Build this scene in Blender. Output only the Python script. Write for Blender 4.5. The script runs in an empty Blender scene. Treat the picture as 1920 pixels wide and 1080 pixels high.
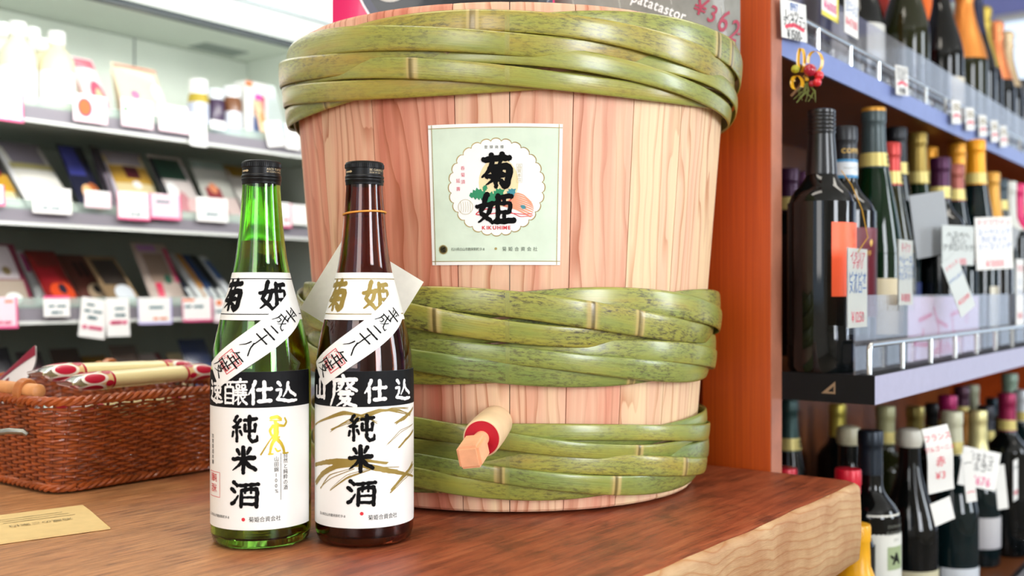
import bpy, bmesh, math, random
from mathutils import Vector, Matrix
S = bpy.context.scene
COL = S.collection
PI = math.pi
rnd = random.Random(7)

# ---------------------------------------------------------------- camera
CAM_H = 0.198                    # camera height above the counter top (z = 0)
FPX, HZ = 1950.0, 548.0
cd = bpy.data.cameras.new('camera')
cd.sensor_width = 36.0
cd.lens = FPX / 1920 * 36.0
cd.shift_y = (HZ - 540) / 1920.0
cd.clip_start = 0.02
cd.dof.use_dof = True
cd.dof.focus_distance = 0.86
cd.dof.aperture_fstop = 5.0
cam = bpy.data.objects.new('camera', cd)
cam.location = (0, 0, CAM_H)
cam.rotation_euler = (PI / 2, 0, 0)
COL.objects.link(cam)
S.camera = cam

# the furniture stands turned to the camera: a runs along the shelves, b towards the shop windows
UX, UY = 0.6036, 0.7973
ANG = math.atan2(UY, UX)
def F(a, b, z=0.0):
    return Vector((a * UX + b * UY, a * UY - b * UX, z))

# ---------------------------------------------------------------- world, lights, exposure
S.view_settings.view_transform = 'Standard'
S.view_settings.look = 'None'
S.view_settings.gamma = 1.0
S.view_settings.use_curve_mapping = False
S.view_settings.exposure = -0.85
W = bpy.data.worlds.new('sky')
S.world = W
W.use_nodes = True
wn = W.node_tree.nodes
wn['Background'].inputs[0].default_value = (0.72, 0.84, 1.0, 1)
wn['Background'].inputs[1].default_value = 2.6

def area(name, loc, target, sx, sy, power, color):
    l = bpy.data.lights.new(name, 'AREA')
    l.shape = 'RECTANGLE'; l.size = sx; l.size_y = sy
    l.energy = power; l.color = color
    o = bpy.data.objects.new(name, l)
    o.location = loc
    d = Vector(target) - Vector(loc)
    o.rotation_euler = d.to_track_quat('-Z', 'Y').to_euler()
    COL.objects.link(o)
    return o
area('shop_window_daylight', F(-0.1, 2.95, 0.75), F(0.9, -0.6, 0.2), 0.85, 1.7, 150, (0.92, 0.95, 1.0))
area('shop_window_daylight', F(2.9, 2.95, 0.75), F(1.6, -0.5, 0.2), 0.75, 1.7, 110, (0.86, 0.93, 1.0))
area('front_window_daylight', F(-2.0, 0.3, 0.9), F(0.9, -0.7, 0.2), 0.9, 1.3, 40, (1.0, 0.97, 0.92))
area('ceiling_lamp', F(0.2, -0.7, 1.83), F(0.2, -0.7, 0), 1.3, 0.35, 26, (1.0, 0.93, 0.82))
area('ceiling_lamp', F(2.1, 0.3, 1.83), F(2.1, 0.3, 0), 1.3, 0.35, 22, (1.0, 0.94, 0.84))
area('cooler_lamp_and_fill', F(1.0, -1.88, 0.785), F(1.0, -2.2, 0.50), 1.5, 0.05, 2.6, (0.93, 1.0, 0.96))
area('cooler_lamp_and_fill', F(1.0, -1.25, 0.72), F(1.0, -1.95, 0.20), 1.6, 0.10, 15, (1.0, 0.99, 0.94))  # added light hanging in front of the cooler to brighten its lower packs

# ---------------------------------------------------------------- materials
def lin(c):
    if isinstance(c, str):
        c = c.lstrip('#'); c = [int(c[i:i + 2], 16) / 255 for i in (0, 2, 4)]
    return tuple((x / 12.92 if x <= 0.04045 else ((x + 0.055) / 1.055) ** 2.4) for x in c)
MATS = {}
def mat(name, col, rough=0.5, metal=0.0, var=0.0, vscale=30.0, bump=0.0, coat=0.0, spec=0.5, trans=0.0, ior=1.45, emit=0.0, alpha=1.0):
    if name in MATS: return MATS[name]
    m = bpy.data.materials.new(name); m.use_nodes = True
    nt = m.node_tree; N = nt.nodes; L = nt.links
    p = N['Principled BSDF']
    c = lin(col)
    p.inputs['Base Color'].default_value = (*c, 1)
    p.inputs['Roughness'].default_value = rough
    p.inputs['Metallic'].default_value = metal
    p.inputs['Coat Weight'].default_value = coat
    p.inputs['Specular IOR Level'].default_value = spec
    p.inputs['Transmission Weight'].default_value = trans
    p.inputs['IOR'].default_value = ior
    if alpha < 1: p.inputs['Alpha'].default_value = alpha
    if emit:
        p.inputs['Emission Color'].default_value = (*c, 1)
        p.inputs['Emission Strength'].default_value = emit
    if var or bump:
        tc = N.new('ShaderNodeTexCoord')
        nz = N.new('ShaderNodeTexNoise'); nz.inputs['Scale'].default_value = vscale; nz.inputs['Detail'].default_value = 4
        L.new(tc.outputs['Object'], nz.inputs['Vector'])
        if var:
            r = N.new('ShaderNodeValToRGB')
            r.color_ramp.elements[0].position = 0.3; r.color_ramp.elements[1].position = 0.7
            r.color_ramp.elements[0].color = (*[x * (1 - var) for x in c], 1)
            r.color_ramp.elements[1].color = (*[min(1, x * (1 + var * 0.6)) for x in c], 1)
            L.new(nz.outputs['Fac'], r.inputs['Fac']); L.new(r.outputs['Color'], p.inputs['Base Color'])
        if bump:
            b = N.new('ShaderNodeBump'); b.inputs['Strength'].default_value = bump; b.inputs['Distance'].default_value = 0.002
            L.new(nz.outputs['Fac'], b.inputs['Height']); L.new(b.outputs['Normal'], p.inputs['Normal'])
    MATS[name] = m
    return m

def nodemat(name):
    m = bpy.data.materials.new(name); m.use_nodes = True
    MATS[name] = m
    nt = m.node_tree
    return m, nt.nodes, nt.links, nt.nodes['Principled BSDF']

def math_node(N, L, op, a, b=None, c=None):
    n = N.new('ShaderNodeMath'); n.operation = op
    for i, v in enumerate((a, b, c)):
        if v is None: continue
        if isinstance(v, (int, float)): n.inputs[i].default_value = v
        else: L.new(v, n.inputs[i])
    return n.outputs[0]
def mix_node(N, L, fac, a, b, blend='MIX'):
    n = N.new('ShaderNodeMix'); n.data_type = 'RGBA'; n.blend_type = blend
    for i, v in ((0, fac), (6, a), (7, b)):
        if isinstance(v, (int, float)): n.inputs[i].default_value = v
        elif isinstance(v, tuple): n.inputs[i].default_value = (*v, 1)
        else: L.new(v, n.inputs[i])
    return n.outputs[2]
def ramp_node(N, L, fac, stops):
    n = N.new('ShaderNodeValToRGB'); e = n.color_ramp.elements
    while len(e) < len(stops): e.new(0.5)
    for el, (p, c) in zip(e, stops):
        el.position = p
        el.color = (*c, 1) if isinstance(c, tuple) else (c, c, c, 1)
    L.new(fac, n.inputs['Fac'])
    return n.outputs['Color']
def noise_node(N, L, vec, scale, detail=3, rough=0.5, dist=0.0):
    n = N.new('ShaderNodeTexNoise')
    n.inputs['Scale'].default_value = scale; n.inputs['Detail'].default_value = detail
    n.inputs['Roughness'].default_value = rough; n.inputs['Distortion'].default_value = dist
    L.new(vec, n.inputs['Vector'])
    return n.outputs['Fac']
def map_node(N, L, vec, scale=(1, 1, 1), loc=(0, 0, 0), rot=(0, 0, 0)):
    n = N.new('ShaderNodeMapping')
    n.inputs['Scale'].default_value = scale; n.inputs['Location'].default_value = loc; n.inputs['Rotation'].default_value = rot
    L.new(vec, n.inputs['Vector'])
    return n.outputs['Vector']

# ---------------------------------------------------------------- mesh helpers
class MB:
    def __init__(s):
        s.v = []; s.f = []; s.m = []; s.uv = []
    def add(s, vs, fs, mi=0):
        o = len(s.v); s.v += [tuple(x) for x in vs]
        for f in fs:
            s.f.append(tuple(i + o for i in f)); s.m.append(mi)
    def box(s, x0, x1, y0, y1, z0, z1, mi=0, bev=0.0):
        if bev:
            b = bev
            bm = bmesh.new()
            bmesh.ops.create_cube(bm, size=1)
            bmesh.ops.scale(bm, vec=(x1 - x0, y1 - y0, z1 - z0), verts=bm.verts)
            bmesh.ops.translate(bm, vec=((x0 + x1) / 2, (y0 + y1) / 2, (z0 + z1) / 2), verts=bm.verts)
            bmesh.ops.bevel(bm, geom=list(bm.edges), offset=b, segments=2, affect='EDGES', profile=0.7)
            s.bm(bm, mi); return
        vs = [(x, y, z) for z in (z0, z1) for y in (y0, y1) for x in (x0, x1)]
        s.add(vs, [(0, 2, 3, 1), (4, 5, 7, 6), (0, 1, 5, 4), (2, 6, 7, 3), (0, 4, 6, 2), (1, 3, 7, 5)], mi)
    def bm(s, bm, mi=0):
        bm.verts.index_update()
        s.add([v.co[:] for v in bm.verts], [[v.index for v in f.verts] for f in bm.faces], mi)
        bm.free()
    def lathe(s, prof, seg=32, mi=0, axis=None, arc=None):
        rows = []
        n = seg
        for (r, z) in prof:
            rows.append([(r * math.cos(2 * PI * i / n), r * math.sin(2 * PI * i / n), z) for i in range(n)])
        vs = [p for r in rows for p in r]
        fs = []
        for k in range(len(prof) - 1):
            for i in range(n):
                j = (i + 1) % n
                fs.append((k * n + i, k * n + j, (k + 1) * n + j, (k + 1) * n + i))
        if axis is not None:
            vs = [axis @ Vector(p) for p in vs]
        s.add(vs, fs, mi)
        o = len(s.v) - len(vs)
        for k in (0, len(prof) - 1):
            if prof[k][0] > 1e-5:
                pass
    def grid(s, fn, nu, nv, mi=0, closed_u=False):
        o = len(s.v)
        for j in range(nv + 1):
            for i in range(nu + (0 if closed_u else 1)):
                s.v.append(tuple(fn(i / nu, j / nv)))
        w = nu + (0 if closed_u else 1)
        for j in range(nv):
            for i in range(nu):
                i2 = (i + 1) % w if closed_u else i + 1
                s.f.append((o + j * w + i, o + j * w + i2, o + (j + 1) * w + i2, o + (j + 1) * w + i)); s.m.append(mi)
    def tube(s, pts, rad, seg=8, mi=0, closed=False, caps=True):
        pts = [Vector(p) for p in pts]; n = len(pts)
        o = len(s.v); prev = None
        for i, p in enumerate(pts):
            if closed: t = pts[(i + 1) % n] - pts[i - 1]
            else: t = pts[min(i + 1, n - 1)] - pts[max(i - 1, 0)]
            t.normalize()
            if prev is None:
                q = Vector((0, 0, 1)) if abs(t.z) < 0.9 else Vector((1, 0, 0))
                nn = (q - t * q.dot(t)).normalized()
            else:
                nn = (prev - t * prev.dot(t))
                nn = nn.normalized() if nn.length > 1e-9 else prev
            prev = nn; bb = t.cross(nn)
            r = rad[i] if isinstance(rad, (list, tuple)) else rad
            for k in range(seg):
                a = 2 * PI * k / seg
                s.v.append(tuple(p + nn * (r * math.cos(a)) + bb * (r * math.sin(a))))
        for i in range(n if closed else n - 1):
            j = (i + 1) % n
            for k in range(seg):
                k2 = (k + 1) % seg
                s.f.append((o + i * seg + k, o + i * seg + k2, o + j * seg + k2, o + j * seg + k)); s.m.append(mi)
        if not closed and caps:
            s.f.append(tuple(o + k for k in reversed(range(seg)))); s.m.append(mi)
            s.f.append(tuple(o + (n - 1) * seg + k for k in range(seg))); s.m.append(mi)
    def mesh(s, name, mats, smooth=True, angle=40):
        me = bpy.data.meshes.new(name)
        me.from_pydata(s.v, [], s.f)
        for m in (mats if isinstance(mats, (list, tuple)) else [mats]): me.materials.append(m)
        if any(s.m): me.polygons.foreach_set('material_index', s.m)
        if smooth:
            me.polygons.foreach_set('use_smooth', [True] * len(me.polygons))
            me.set_sharp_from_angle(angle=math.radians(angle))
        me.update()
        return me
    def build(s, name, mats, parent=None, smooth=True, angle=40, loc=None, rotz=None):
        return link(name, s.mesh(name, mats, smooth, angle), parent, loc, rotz)

def link(name, me, parent=None, loc=None, rotz=None):
    o = bpy.data.objects.new(name, me); COL.objects.link(o)
    if parent is not None: o.parent = parent
    if loc is not None: o.location = loc
    if rotz is not None: o.rotation_euler = (0, 0, rotz)
    return o
def tag(o, label, cat, group=None):
    o['label'] = label; o['category'] = cat
    if group: o['group'] = group
    return o
def thing(name, label, cat, loc=(0, 0, 0), rotz=0.0, group=None, rot=None):
    o = bpy.data.objects.new(name, None); COL.objects.link(o)
    o.empty_display_size = 0.02
    o.location = loc; o.rotation_euler = rot if rot else (0, 0, rotz)
    return tag(o, label, cat, group)
def structure(o):
    o['kind'] = 'structure'; return o
def stuff(o):
    o['kind'] = 'stuff'; return o

# ---------------------------------------------------------------- writing
_G = {}
def glyph(ch, bold=0.0):
    k = (ch, bold)
    if k in _G: return _G[k]
    c = bpy.data.curves.new('glyph', 'FONT'); c.body = ch; c.offset = bold
    c.resolution_u = 3
    o = bpy.data.objects.new('glyph', c); COL.objects.link(o)
    bpy.context.view_layer.update()
    me = bpy.data.meshes.new_from_object(o)
    vs = [(v.co.x, v.co.y) for v in me.vertices]; fs = [tuple(p.vertices) for p in me.polygons]
    bpy.data.objects.remove(o); bpy.data.meshes.remove(me); bpy.data.curves.remove(c)
    wide = ord(ch) > 0x2e80
    adv = 1.0 if wide else (max((x for x, y in vs), default=0.25) + 0.06)
    _G[k] = (vs, fs, adv, wide)
    return _G[k]

class Print:
    """flat print: 2D polygons that are later wrapped on a surface"""
    def __init__(s): s.v = []; s.f = []
    def add(s, vs, fs):
        o = len(s.v); s.v += vs; s.f += [tuple(i + o for i in f) for f in fs]
    def text(s, t, x, y, size, bold=0.0, rot=0.0, sx=1.0, vertical=False, pitch=1.0, align=0):
        ca, sa = math.cos(rot), math.sin(rot)
        if vertical: tot = 0
        else:
            tot = sum(glyph(ch, bold)[2] if ch != ' ' else 0.35 for ch in t) * pitch
        cx = -tot * align; cy = 0
        for ch in t:
            if ch == ' ':
                cx += 0.35; continue
            vs, fs, adv, wide = glyph(ch, bold)
            out = []
            for (gx, gy) in vs:
                if vertical:
                    px, py = (gx - (0.5 if wide else 0.3)) * sx * size, (gy - 0.38 + cy) * size
                else:
                    px, py = (gx + cx) * sx * size, gy * size
                out.append((x + px * ca - py * sa, y + px * sa + py * ca))
            s.add(out, fs)
            if vertical: cy -= pitch
            else: cx += adv * pitch
    def rect(s, x0, y0, x1, y1):
        s.add([(x0, y0), (x1, y0), (x1, y1), (x0, y1)], [(0, 1, 2, 3)])
    def poly(s, pts):
        s.add(list(pts), [tuple(range(len(pts)))])
    def frame(s, x0, y0, x1, y1, w):
        s.rect(x0, y0, x1, y0 + w); s.rect(x0, y1 - w, x1, y1); s.rect(x0, y0 + w, x0 + w, y1 - w); s.rect(x1 - w, y0 + w, x1, y1 - w)
    def disc(s, x, y, r, n=24, ry=None):
        ry = ry or r
        s.poly([(x + r * math.cos(2 * PI * i / n), y + ry * math.sin(2 * PI * i / n)) for i in range(n)])
    def discm(s, x, y, r, n=24, ry=None, rings=4):
        ry = ry or r
        vs = [(x, y)]
        for q in range(1, rings + 1): vs += [(x + r * q / rings * math.cos(2 * PI * i / n), y + ry * q / rings * math.sin(2 * PI * i / n)) for i in range(n)]
        fs = [(0, 1 + i, 1 + (i + 1) % n) for i in range(n)]
        for q in range(rings - 1): fs += [(1 + q * n + i, 1 + (q + 1) * n + i, 1 + (q + 1) * n + (i + 1) % n, 1 + q * n + (i + 1) % n) for i in range(n)]
        s.add(vs, fs)
    def ring(s, x, y, r, w, n=28):
        vs = []
        for i in range(n):
            a = 2 * PI * i / n
            vs += [(x + r * math.cos(a), y + r * math.sin(a)), (x + (r - w) * math.cos(a), y + (r - w) * math.sin(a))]
        s.add(vs, [(2 * i, 2 * ((i + 1) % n), 2 * ((i + 1) % n) + 1, 2 * i + 1) for i in range(n)])
    def stroke(s, pts, seed=0, rough=0.0):
        """pts: (x, y, width) - a brush or pen line"""
        pts = [tuple(map(float, p)) for p in pts]
        r = random.Random(seed)
        dense = []
        n = len(pts)
        for i in range(n - 1):
            p0 = pts[max(i - 1, 0)]; p1 = pts[i]; p2 = pts[i + 1]; p3 = pts[min(i + 2, n - 1)]
            # angular joins stay crisp: little curvature
            L = math.hypot(p2[0] - p1[0], p2[1] - p1[1])
            k = max(3, int(L / max(1e-9, (p1[2] + p2[2]) / 2) * 2.2))
            k = min(k, 14)
            for j in range(k):
                t = j / k
                q = []
                for d in range(2):
                    a = 0.5 * (2 * p1[d] + (p2[d] - p0[d]) * t * 0.6 + (2 * p0[d] * 0 + 0) * t)
                    m1 = (p2[d] - p0[d]) * 0.25; m2 = (p3[d] - p1[d]) * 0.25
                    t2, t3 = t * t, t * t * t
                    q.append((2 * t3 - 3 * t2 + 1) * p1[d] + (t3 - 2 * t2 + t) * m1 + (-2 * t3 + 3 * t2) * p2[d] + (t3 - t2) * m2)
                dense.append((q[0], q[1], p1[2] + (p2[2] - p1[2]) * t))
        dense.append(pts[-1])
        vs = []; m = len(dense)
        for i, (x, y, w) in enumerate(dense):
            a = dense[min(i + 1, m - 1)]; b = dense[max(i - 1, 0)]
            tx, ty = a[0] - b[0], a[1] - b[1]; l = math.hypot(tx, ty) or 1
            nx, ny = -ty / l, tx / l
            h1 = w / 2 * (1 + rough * (r.random() - 0.5)); h2 = w / 2 * (1 + rough * (r.random() - 0.5))
            vs += [(x + nx * h1, y + ny * h1), (x - nx * h2, y - ny * h2)]
        fs = [(2 * i, 2 * i + 1, 2 * i + 3, 2 * i + 2) for i in range(m - 1)]
        # rounded ends
        for idx, sg in ((0, -1), (m - 1, 1)):
            x, y, w = dense[idx]
            a = dense[min(idx + 1, m - 1)]; b = dense[max(idx - 1, 0)]
            ang = math.atan2(a[1] - b[1], a[0] - b[0]) + (0 if sg > 0 else PI)
            o = len(vs)
            vs += [(x + w / 2 * math.cos(ang + t), y + w / 2 * math.sin(ang + t)) for t in (-PI / 2, -PI / 4, 0, PI / 4, PI / 2)]
            fs.append(tuple(range(o, o + 5)))
        s.add(vs, fs)
    def brush(s, ch, cx, cy, size, rot=0.0, heavy=1.0, sx=1.0, rough=0.35):
        ca, sa = math.cos(rot), math.sin(rot)
        for k, st in enumerate(BR[ch].split(';')):
            pts = []
            for q in st.split():
                x, y, w = map(float, q.split(','))
                px, py = (x - 50) / 100 * size * sx, (50 - y) / 100 * size
                pts.append((cx + px * ca - py * sa, cy + px * sa + py * ca, w / 100 * size * heavy))
            s.stroke(pts, seed=k + ord(ch[0]), rough=rough)
    def clip(s, x0, y0, x1, y1):
        V, Fc = [], []
        for f in s.f:
            poly = [s.v[i] for i in f]
            for ax, lim, sg in ((0, x0, 1), (0, x1, -1), (1, y0, 1), (1, y1, -1)):
                out = []
                for i in range(len(poly)):
                    a, b = poly[i - 1], poly[i]
                    da, db = sg * (a[ax] - lim), sg * (b[ax] - lim)
                    if (da >= 0) != (db >= 0):
                        t = da / (da - db); out.append((a[0] + (b[0] - a[0]) * t, a[1] + (b[1] - a[1]) * t))
                    if db >= 0: out.append(b)
                poly = out
                if len(poly) < 3: break
            if len(poly) >= 3:
                o = len(V); V += poly; Fc.append(tuple(range(o, o + len(poly))))
        s.v, s.f = V, Fc
        return s
    def build(s, name, mt, mapper, parent, step=0.004, slice_y=False, z0=0.0):
        bm = bmesh.new()
        vv = [bm.verts.new((x, y, 0)) for x, y in s.v]
        for f in s.f:
            try: bm.faces.new([vv[i] for i in f])
            except ValueError: pass
        if step:
            for ax in ((0, 1) if slice_y else (0,)):
                xs = [v.co[ax] for v in bm.verts]
                if not xs: continue
                k = math.floor(min(xs) / step) + 1
                no = (1, 0, 0) if ax == 0 else (0, 1, 0)
                while k * step < max(xs):
                    co = (k * step, 0, 0) if ax == 0 else (0, k * step, 0)
                    bmesh.ops.bisect_plane(bm, geom=bm.verts[:] + bm.edges[:] + bm.faces[:], plane_co=co, plane_no=no)
                    k += 1
        for v in bm.verts: v.co = mapper(v.co.x, v.co.y)
        me = bpy.data.meshes.new(name); bm.to_mesh(me); bm.free()
        me.materials.append(mt)
        return link(name, me, parent)

BR = {
'二': "20,32,9 75,28,12;8,74,11 92,70,14",
'十': "8,48,10 92,42,12;50,6,10 50,96,9",
'八': "36,20,11 30,50,9 10,86,4;55,14,12 66,46,10 94,84,11",
'平': "20,18,9 80,14,11;30,30,10 38,46,6;70,28,9 62,46,5;8,60,10 92,54,12;50,18,9 50,98,7",
'成': "18,28,8 80,22,10;24,28,9 20,60,8 6,94,4;24,52,7 44,50,8 42,72,7 32,76,4;50,6,9 58,50,9 72,84,9 92,90,8 92,76,4;78,42,8 62,66,6 44,84,3;68,6,9 78,16,6",
'年': "32,4,9 24,20,7 10,34,4;28,20,8 84,18,9;30,44,8 80,42,8;30,40,8 30,66,8;6,68,9 94,64,11;56,20,9 56,98,7",
'度': "50,2,9 56,12,8;14,18,8 90,16,10;18,18,9 16,60,8 4,94,4;28,36,7 86,34,8;42,28,8 42,52,7;66,26,8 66,52,7;42,52,7 66,52,7;32,62,7 74,60,9 56,82,7 26,98,3;36,66,7 60,82,8 94,96,10",
'山': "50,8,13 50,78,12;16,38,12 18,80,11 84,78,11;84,34,13 84,84,11",
'仕': "32,6,12 22,34,9 6,58,4;24,36,11 24,96,10;42,40,10 96,36,12;68,8,12 68,84,11;46,86,11 94,84,12",
'込': "56,14,10 50,44,8 34,70,4;54,24,9 66,50,10 92,68,11;12,12,12 22,24,9;6,42,9 24,40,9 20,64,8 8,78,6;8,80,9 34,84,11 64,90,12 98,88,8",
'速': "40,20,9 94,18,9;46,36,8 46,54,7;46,36,8 88,34,8 86,54,8;46,54,7 86,54,8;66,4,10 66,80,9;64,56,8 54,70,6 40,80,3;68,58,8 78,68,9 92,76,8;12,12,12 22,24,9;6,42,9 24,40,9 20,64,8 8,78,6;8,80,9 34,86,11 64,92,12 98,90,8",
'醸': "4,14,8 46,12,8;18,14,7 18,32,6;32,14,7 32,32,6;8,32,8 8,92,8;8,32,8 44,32,9 44,92,8;10,54,6 42,54,6;10,72,6 42,72,6;8,90,8 44,90,8;74,0,9 74,12,7;52,12,8 98,10,8;58,22,6 58,34,6 70,34,6 70,22,6 58,22,6;80,22,6 80,34,6 92,34,6 92,22,6 80,22,6;54,42,7 98,40,7;64,40,6 64,60,6;84,40,6 84,60,6;54,50,6 96,50,6;50,60,7 98,58,7;66,62,7 66,94,7 76,84,3;64,72,6 50,84,3;74,62,7 84,80,8 98,92,9;92,66,6 82,74,4",
'廃': "50,0,10 56,10,8;14,14,10 94,12,11;18,14,10 16,60,9 2,98,4;34,26,7 52,24,8 38,44,6 26,52,3;34,36,6 42,42,5;86,22,8 62,42,7;66,24,7 78,38,8 96,48,8;40,52,7 74,50,7;34,60,7 84,58,8;44,58,7 40,74,6;70,60,8 62,76,7 28,98,4;40,74,7 74,74,8 66,88,7 52,98,4;48,80,7 66,90,8 94,98,8",
'純': "26,4,9 14,20,8 28,28,7;38,16,9 24,34,8 8,44,7 36,42,7;24,46,8 24,92,9;10,60,8 6,76,6;36,56,8 42,70,6;52,18,9 94,12,9;54,34,9 54,56,8 84,54,8;90,32,9 88,58,7;70,4,10 70,80,9 80,92,10 96,88,9 96,72,4",
'米': "26,14,11 34,30,8;76,8,12 66,28,7;8,48,11 92,42,13;50,4,12 50,98,11;46,50,10 30,72,8 6,90,3;54,50,10 70,70,11 96,86,12",
'酒': "14,8,12 26,20,9;6,32,11 18,42,9;6,84,11 16,78,9 30,54,4;34,18,9 98,14,10;56,18,8 54,44,7;74,16,8 74,44,7;42,36,9 40,94,9;42,36,9 92,32,11 92,94,10;46,60,7 86,60,7;44,84,9 88,84,9",
'菊': "10,16,12 90,11,13;34,3,12 37,28,9;68,1,13 60,28,8;34,32,12 24,50,9 4,68,4;28,42,10 88,37,15 86,84,13 76,97,10 62,86,5;36,50,8 41,58,7;64,47,9 54,58,5;20,66,11 74,61,11;48,44,11 48,96,9;46,66,9 36,78,7 18,90,3;50,66,9 60,76,9 74,85,9",
'姫': "28,4,13 18,40,12 10,60,10 30,80,11 42,94,8;42,32,12 30,66,9 4,92,4;0,42,10 50,32,12;58,8,12 57,92,11;56,14,10 94,10,12;60,34,9 90,31,10 89,60,9;60,60,9 89,60,9;75,14,9 75,34,8;75,60,9 75,84,8;50,90,12 100,86,15",
}

# ---------------------------------------------------------------- room shell (frame a, b -> local x = a, y = -b)
A0, A1, B0, B1, ZF, ZC = -2.3, 5.5, -2.42, 3.0, -0.85, 1.9
def shell(name, boxes, m):
    mb = MB()
    for b in boxes: mb.box(*b)
    return structure(mb.build(name, m, None, smooth=False, rotz=ANG))
m_wall = mat('wall_paint', '#e6e0d6', 0.8, var=0.06, vscale=3)
m_wallblue = mat('wall_lilac_shade', '#8f97d8', 0.8, var=0.06, vscale=3)  # white wall with its bluish shade put into the colour
m_ceil = mat('ceiling_paint', '#eeeae2', 0.85, var=0.04, vscale=4)
m_floor = mat('floor_vinyl', '#8a7a68', 0.45, var=0.25, vscale=6)
m_frame = mat('window_frame_paint', '#d9d9d6', 0.4, metal=0.3)
shell('floor', [(A0, A1, -B1, -B0, ZF - 0.08, ZF)], m_floor)
shell('ceiling', [(A0, A1, -B1, -B0, ZC, ZC + 0.08)], m_ceil)
shell('wall_back', [(A0, A1, -B0, -B0 + 0.1, ZF, ZC)], m_wall)
# shop window wall, three openings
sp = [(-0.55, 0.35), (2.5, 3.3)]
bx = [(A0, A1, -B1 - 0.1, -B1, ZF, -0.15), (A0, A1, -B1 - 0.1, -B1, 1.65, ZC)]
xs = [A0] + [q for s_ in sp for q in s_] + [A1]
for i in range(0, len(xs), 2): bx.append((xs[i], xs[i + 1], -B1 - 0.1, -B1, -0.15, 1.65))
shell('wall_shopfront', bx, m_wall)
# end wall with one clerestory opening
wb0, wb1, wz0, wz1 = -1.2, -0.75, 1.17, 1.56
db0, db1, dz1 = -0.45, 1.9, 1.56          # glazed door in the same wall
shell('wall_end', [(A1, A1 + 0.1, -B1, -B0, wz1, ZC), (A1, A1 + 0.1, -B1, -db1, ZF, wz1), (A1, A1 + 0.1, -db0, -wb1, ZF, wz1), (A1, A1 + 0.1, -wb1, -wb0, ZF, wz0), (A1, A1 + 0.1, -wb0, -B0, ZF, wz1)], m_wallblue)
fb = (-0.9, 1.5)
shell('wall_front', [(A0 - 0.1, A0, -B1, -B0, ZF, 0.1), (A0 - 0.1, A0, -B1, -B0, 1.65, ZC), (A0 - 0.1, A0, -B1, -fb[1], 0.1, 1.65), (A0 - 0.1, A0, -fb[0], -B0, 0.1, 1.65)], m_wall)
m_pane, N, L, P = nodemat('window_pane')
P.inputs['Transmission Weight'].default_value = 1; P.inputs['Roughness'].default_value = 0.0; P.inputs['IOR'].default_value = 1.02
P.inputs['Base Color'].default_value = (0.97, 0.99, 1, 1)
def window(n, boxes, pane):
    o = shell('window_%d' % n, boxes, m_frame)
    mb = MB(); mb.box(*pane); mb.build('pane', m_pane, o, smooth=False)
k = 1
for (x0, x1) in sp:
    y0, y1, t = -B1 - 0.08, -B1 - 0.02, 0.05
    window(k, [(x0, x0 + t, y0, y1, -0.15, 1.65), (x1 - t, x1, y0, y1, -0.15, 1.65), (x0 + t, x1 - t, y0, y1, -0.15, -0.1), (x0 + t, x1 - t, y0, y1, 1.6, 1.65)],
           (x0 + t, x1 - t, -B1 - 0.055, -B1 - 0.05, -0.1, 1.6)); k += 1
dr = shell('door_1', [(A1 + .02, A1 + .08, -db1, -db1 + .08, ZF, dz1), (A1 + .02, A1 + .08, -db0 - .08, -db0, ZF, dz1), (A1 + .02, A1 + .08, -(db0 + db1) / 2 - .04, -(db0 + db1) / 2 + .04, ZF, dz1), (A1 + .02, A1 + .08, -db1 + .08, -db0 - .08, dz1 - .08, dz1), (A1 + .02, A1 + .08, -db1 + .08, -db0 - .08, ZF, ZF + .12)], m_frame)
mb = MB(); mb.box(A1 + .05, A1 + .055, -db1 + .08, -db0 - .08, ZF + .12, dz1 - .08); mb.build('pane', m_pane, dr, smooth=False)
t = 0.03
window(k, [(A1 + .02, A1 + .08, -wb1, -wb0, wz0, wz0 + t), (A1 + .02, A1 + .08, -wb1, -wb0, wz1 - t, wz1), (A1 + .02, A1 + .08, -wb1, -wb1 + t, wz0 + t, wz1 - t), (A1 + .02, A1 + .08, -wb0 - t, -wb0, wz0 + t, wz1 - t)],
       (A1 + .05, A1 + .055, -wb1 + t, -wb0 - t, wz0 + t, wz1 - t)); k += 1
window(k, [(A0 - .08, A0 - .02, -fb[1], -fb[0], 0.1, 0.15), (A0 - .08, A0 - .02, -fb[1], -fb[0], 1.6, 1.65), (A0 - .08, A0 - .02, -fb[1], -fb[1] + .05, 0.15, 1.6), (A0 - .08, A0 - .02, -fb[0] - .05, -fb[0], 0.15, 1.6)],
       (A0 - .055, A0 - .05, -fb[1] + .05, -fb[0] - .05, 0.15, 1.6))

# ---------------------------------------------------------------- counter: one thick slab on trestle legs
TA0, TA1, TB0, TB1, TH = -0.35, 1.0866, -1.45, -0.36, 0.082
m_top, N, L, P = nodemat('worn_counter_wood')
tc = N.new('ShaderNodeTexCoord').outputs['Object']
g1 = noise_node(N, L, map_node(N, L, tc, (2.0, 26, 8)), 4, 6, 0.65)
g2 = noise_node(N, L, map_node(N, L, tc, (6, 160, 40)), 3, 5, 0.7)
wear = noise_node(N, L, map_node(N, L, tc, (1, 1.6, 1)), 4.2, 5, 0.6)
base = ramp_node(N, L, g1, [(0.25, lin('#6a2c18')), (0.5, lin('#9a4a2a')), (0.78, lin('#b96c45'))])
worn = ramp_node(N, L, g2, [(0.3, lin('#a06a3e')), (0.55, lin('#cc9460')), (0.8, lin('#dfb080'))])
sep = N.new('ShaderNodeSeparateXYZ'); L.new(tc, sep.inputs[0])
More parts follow.
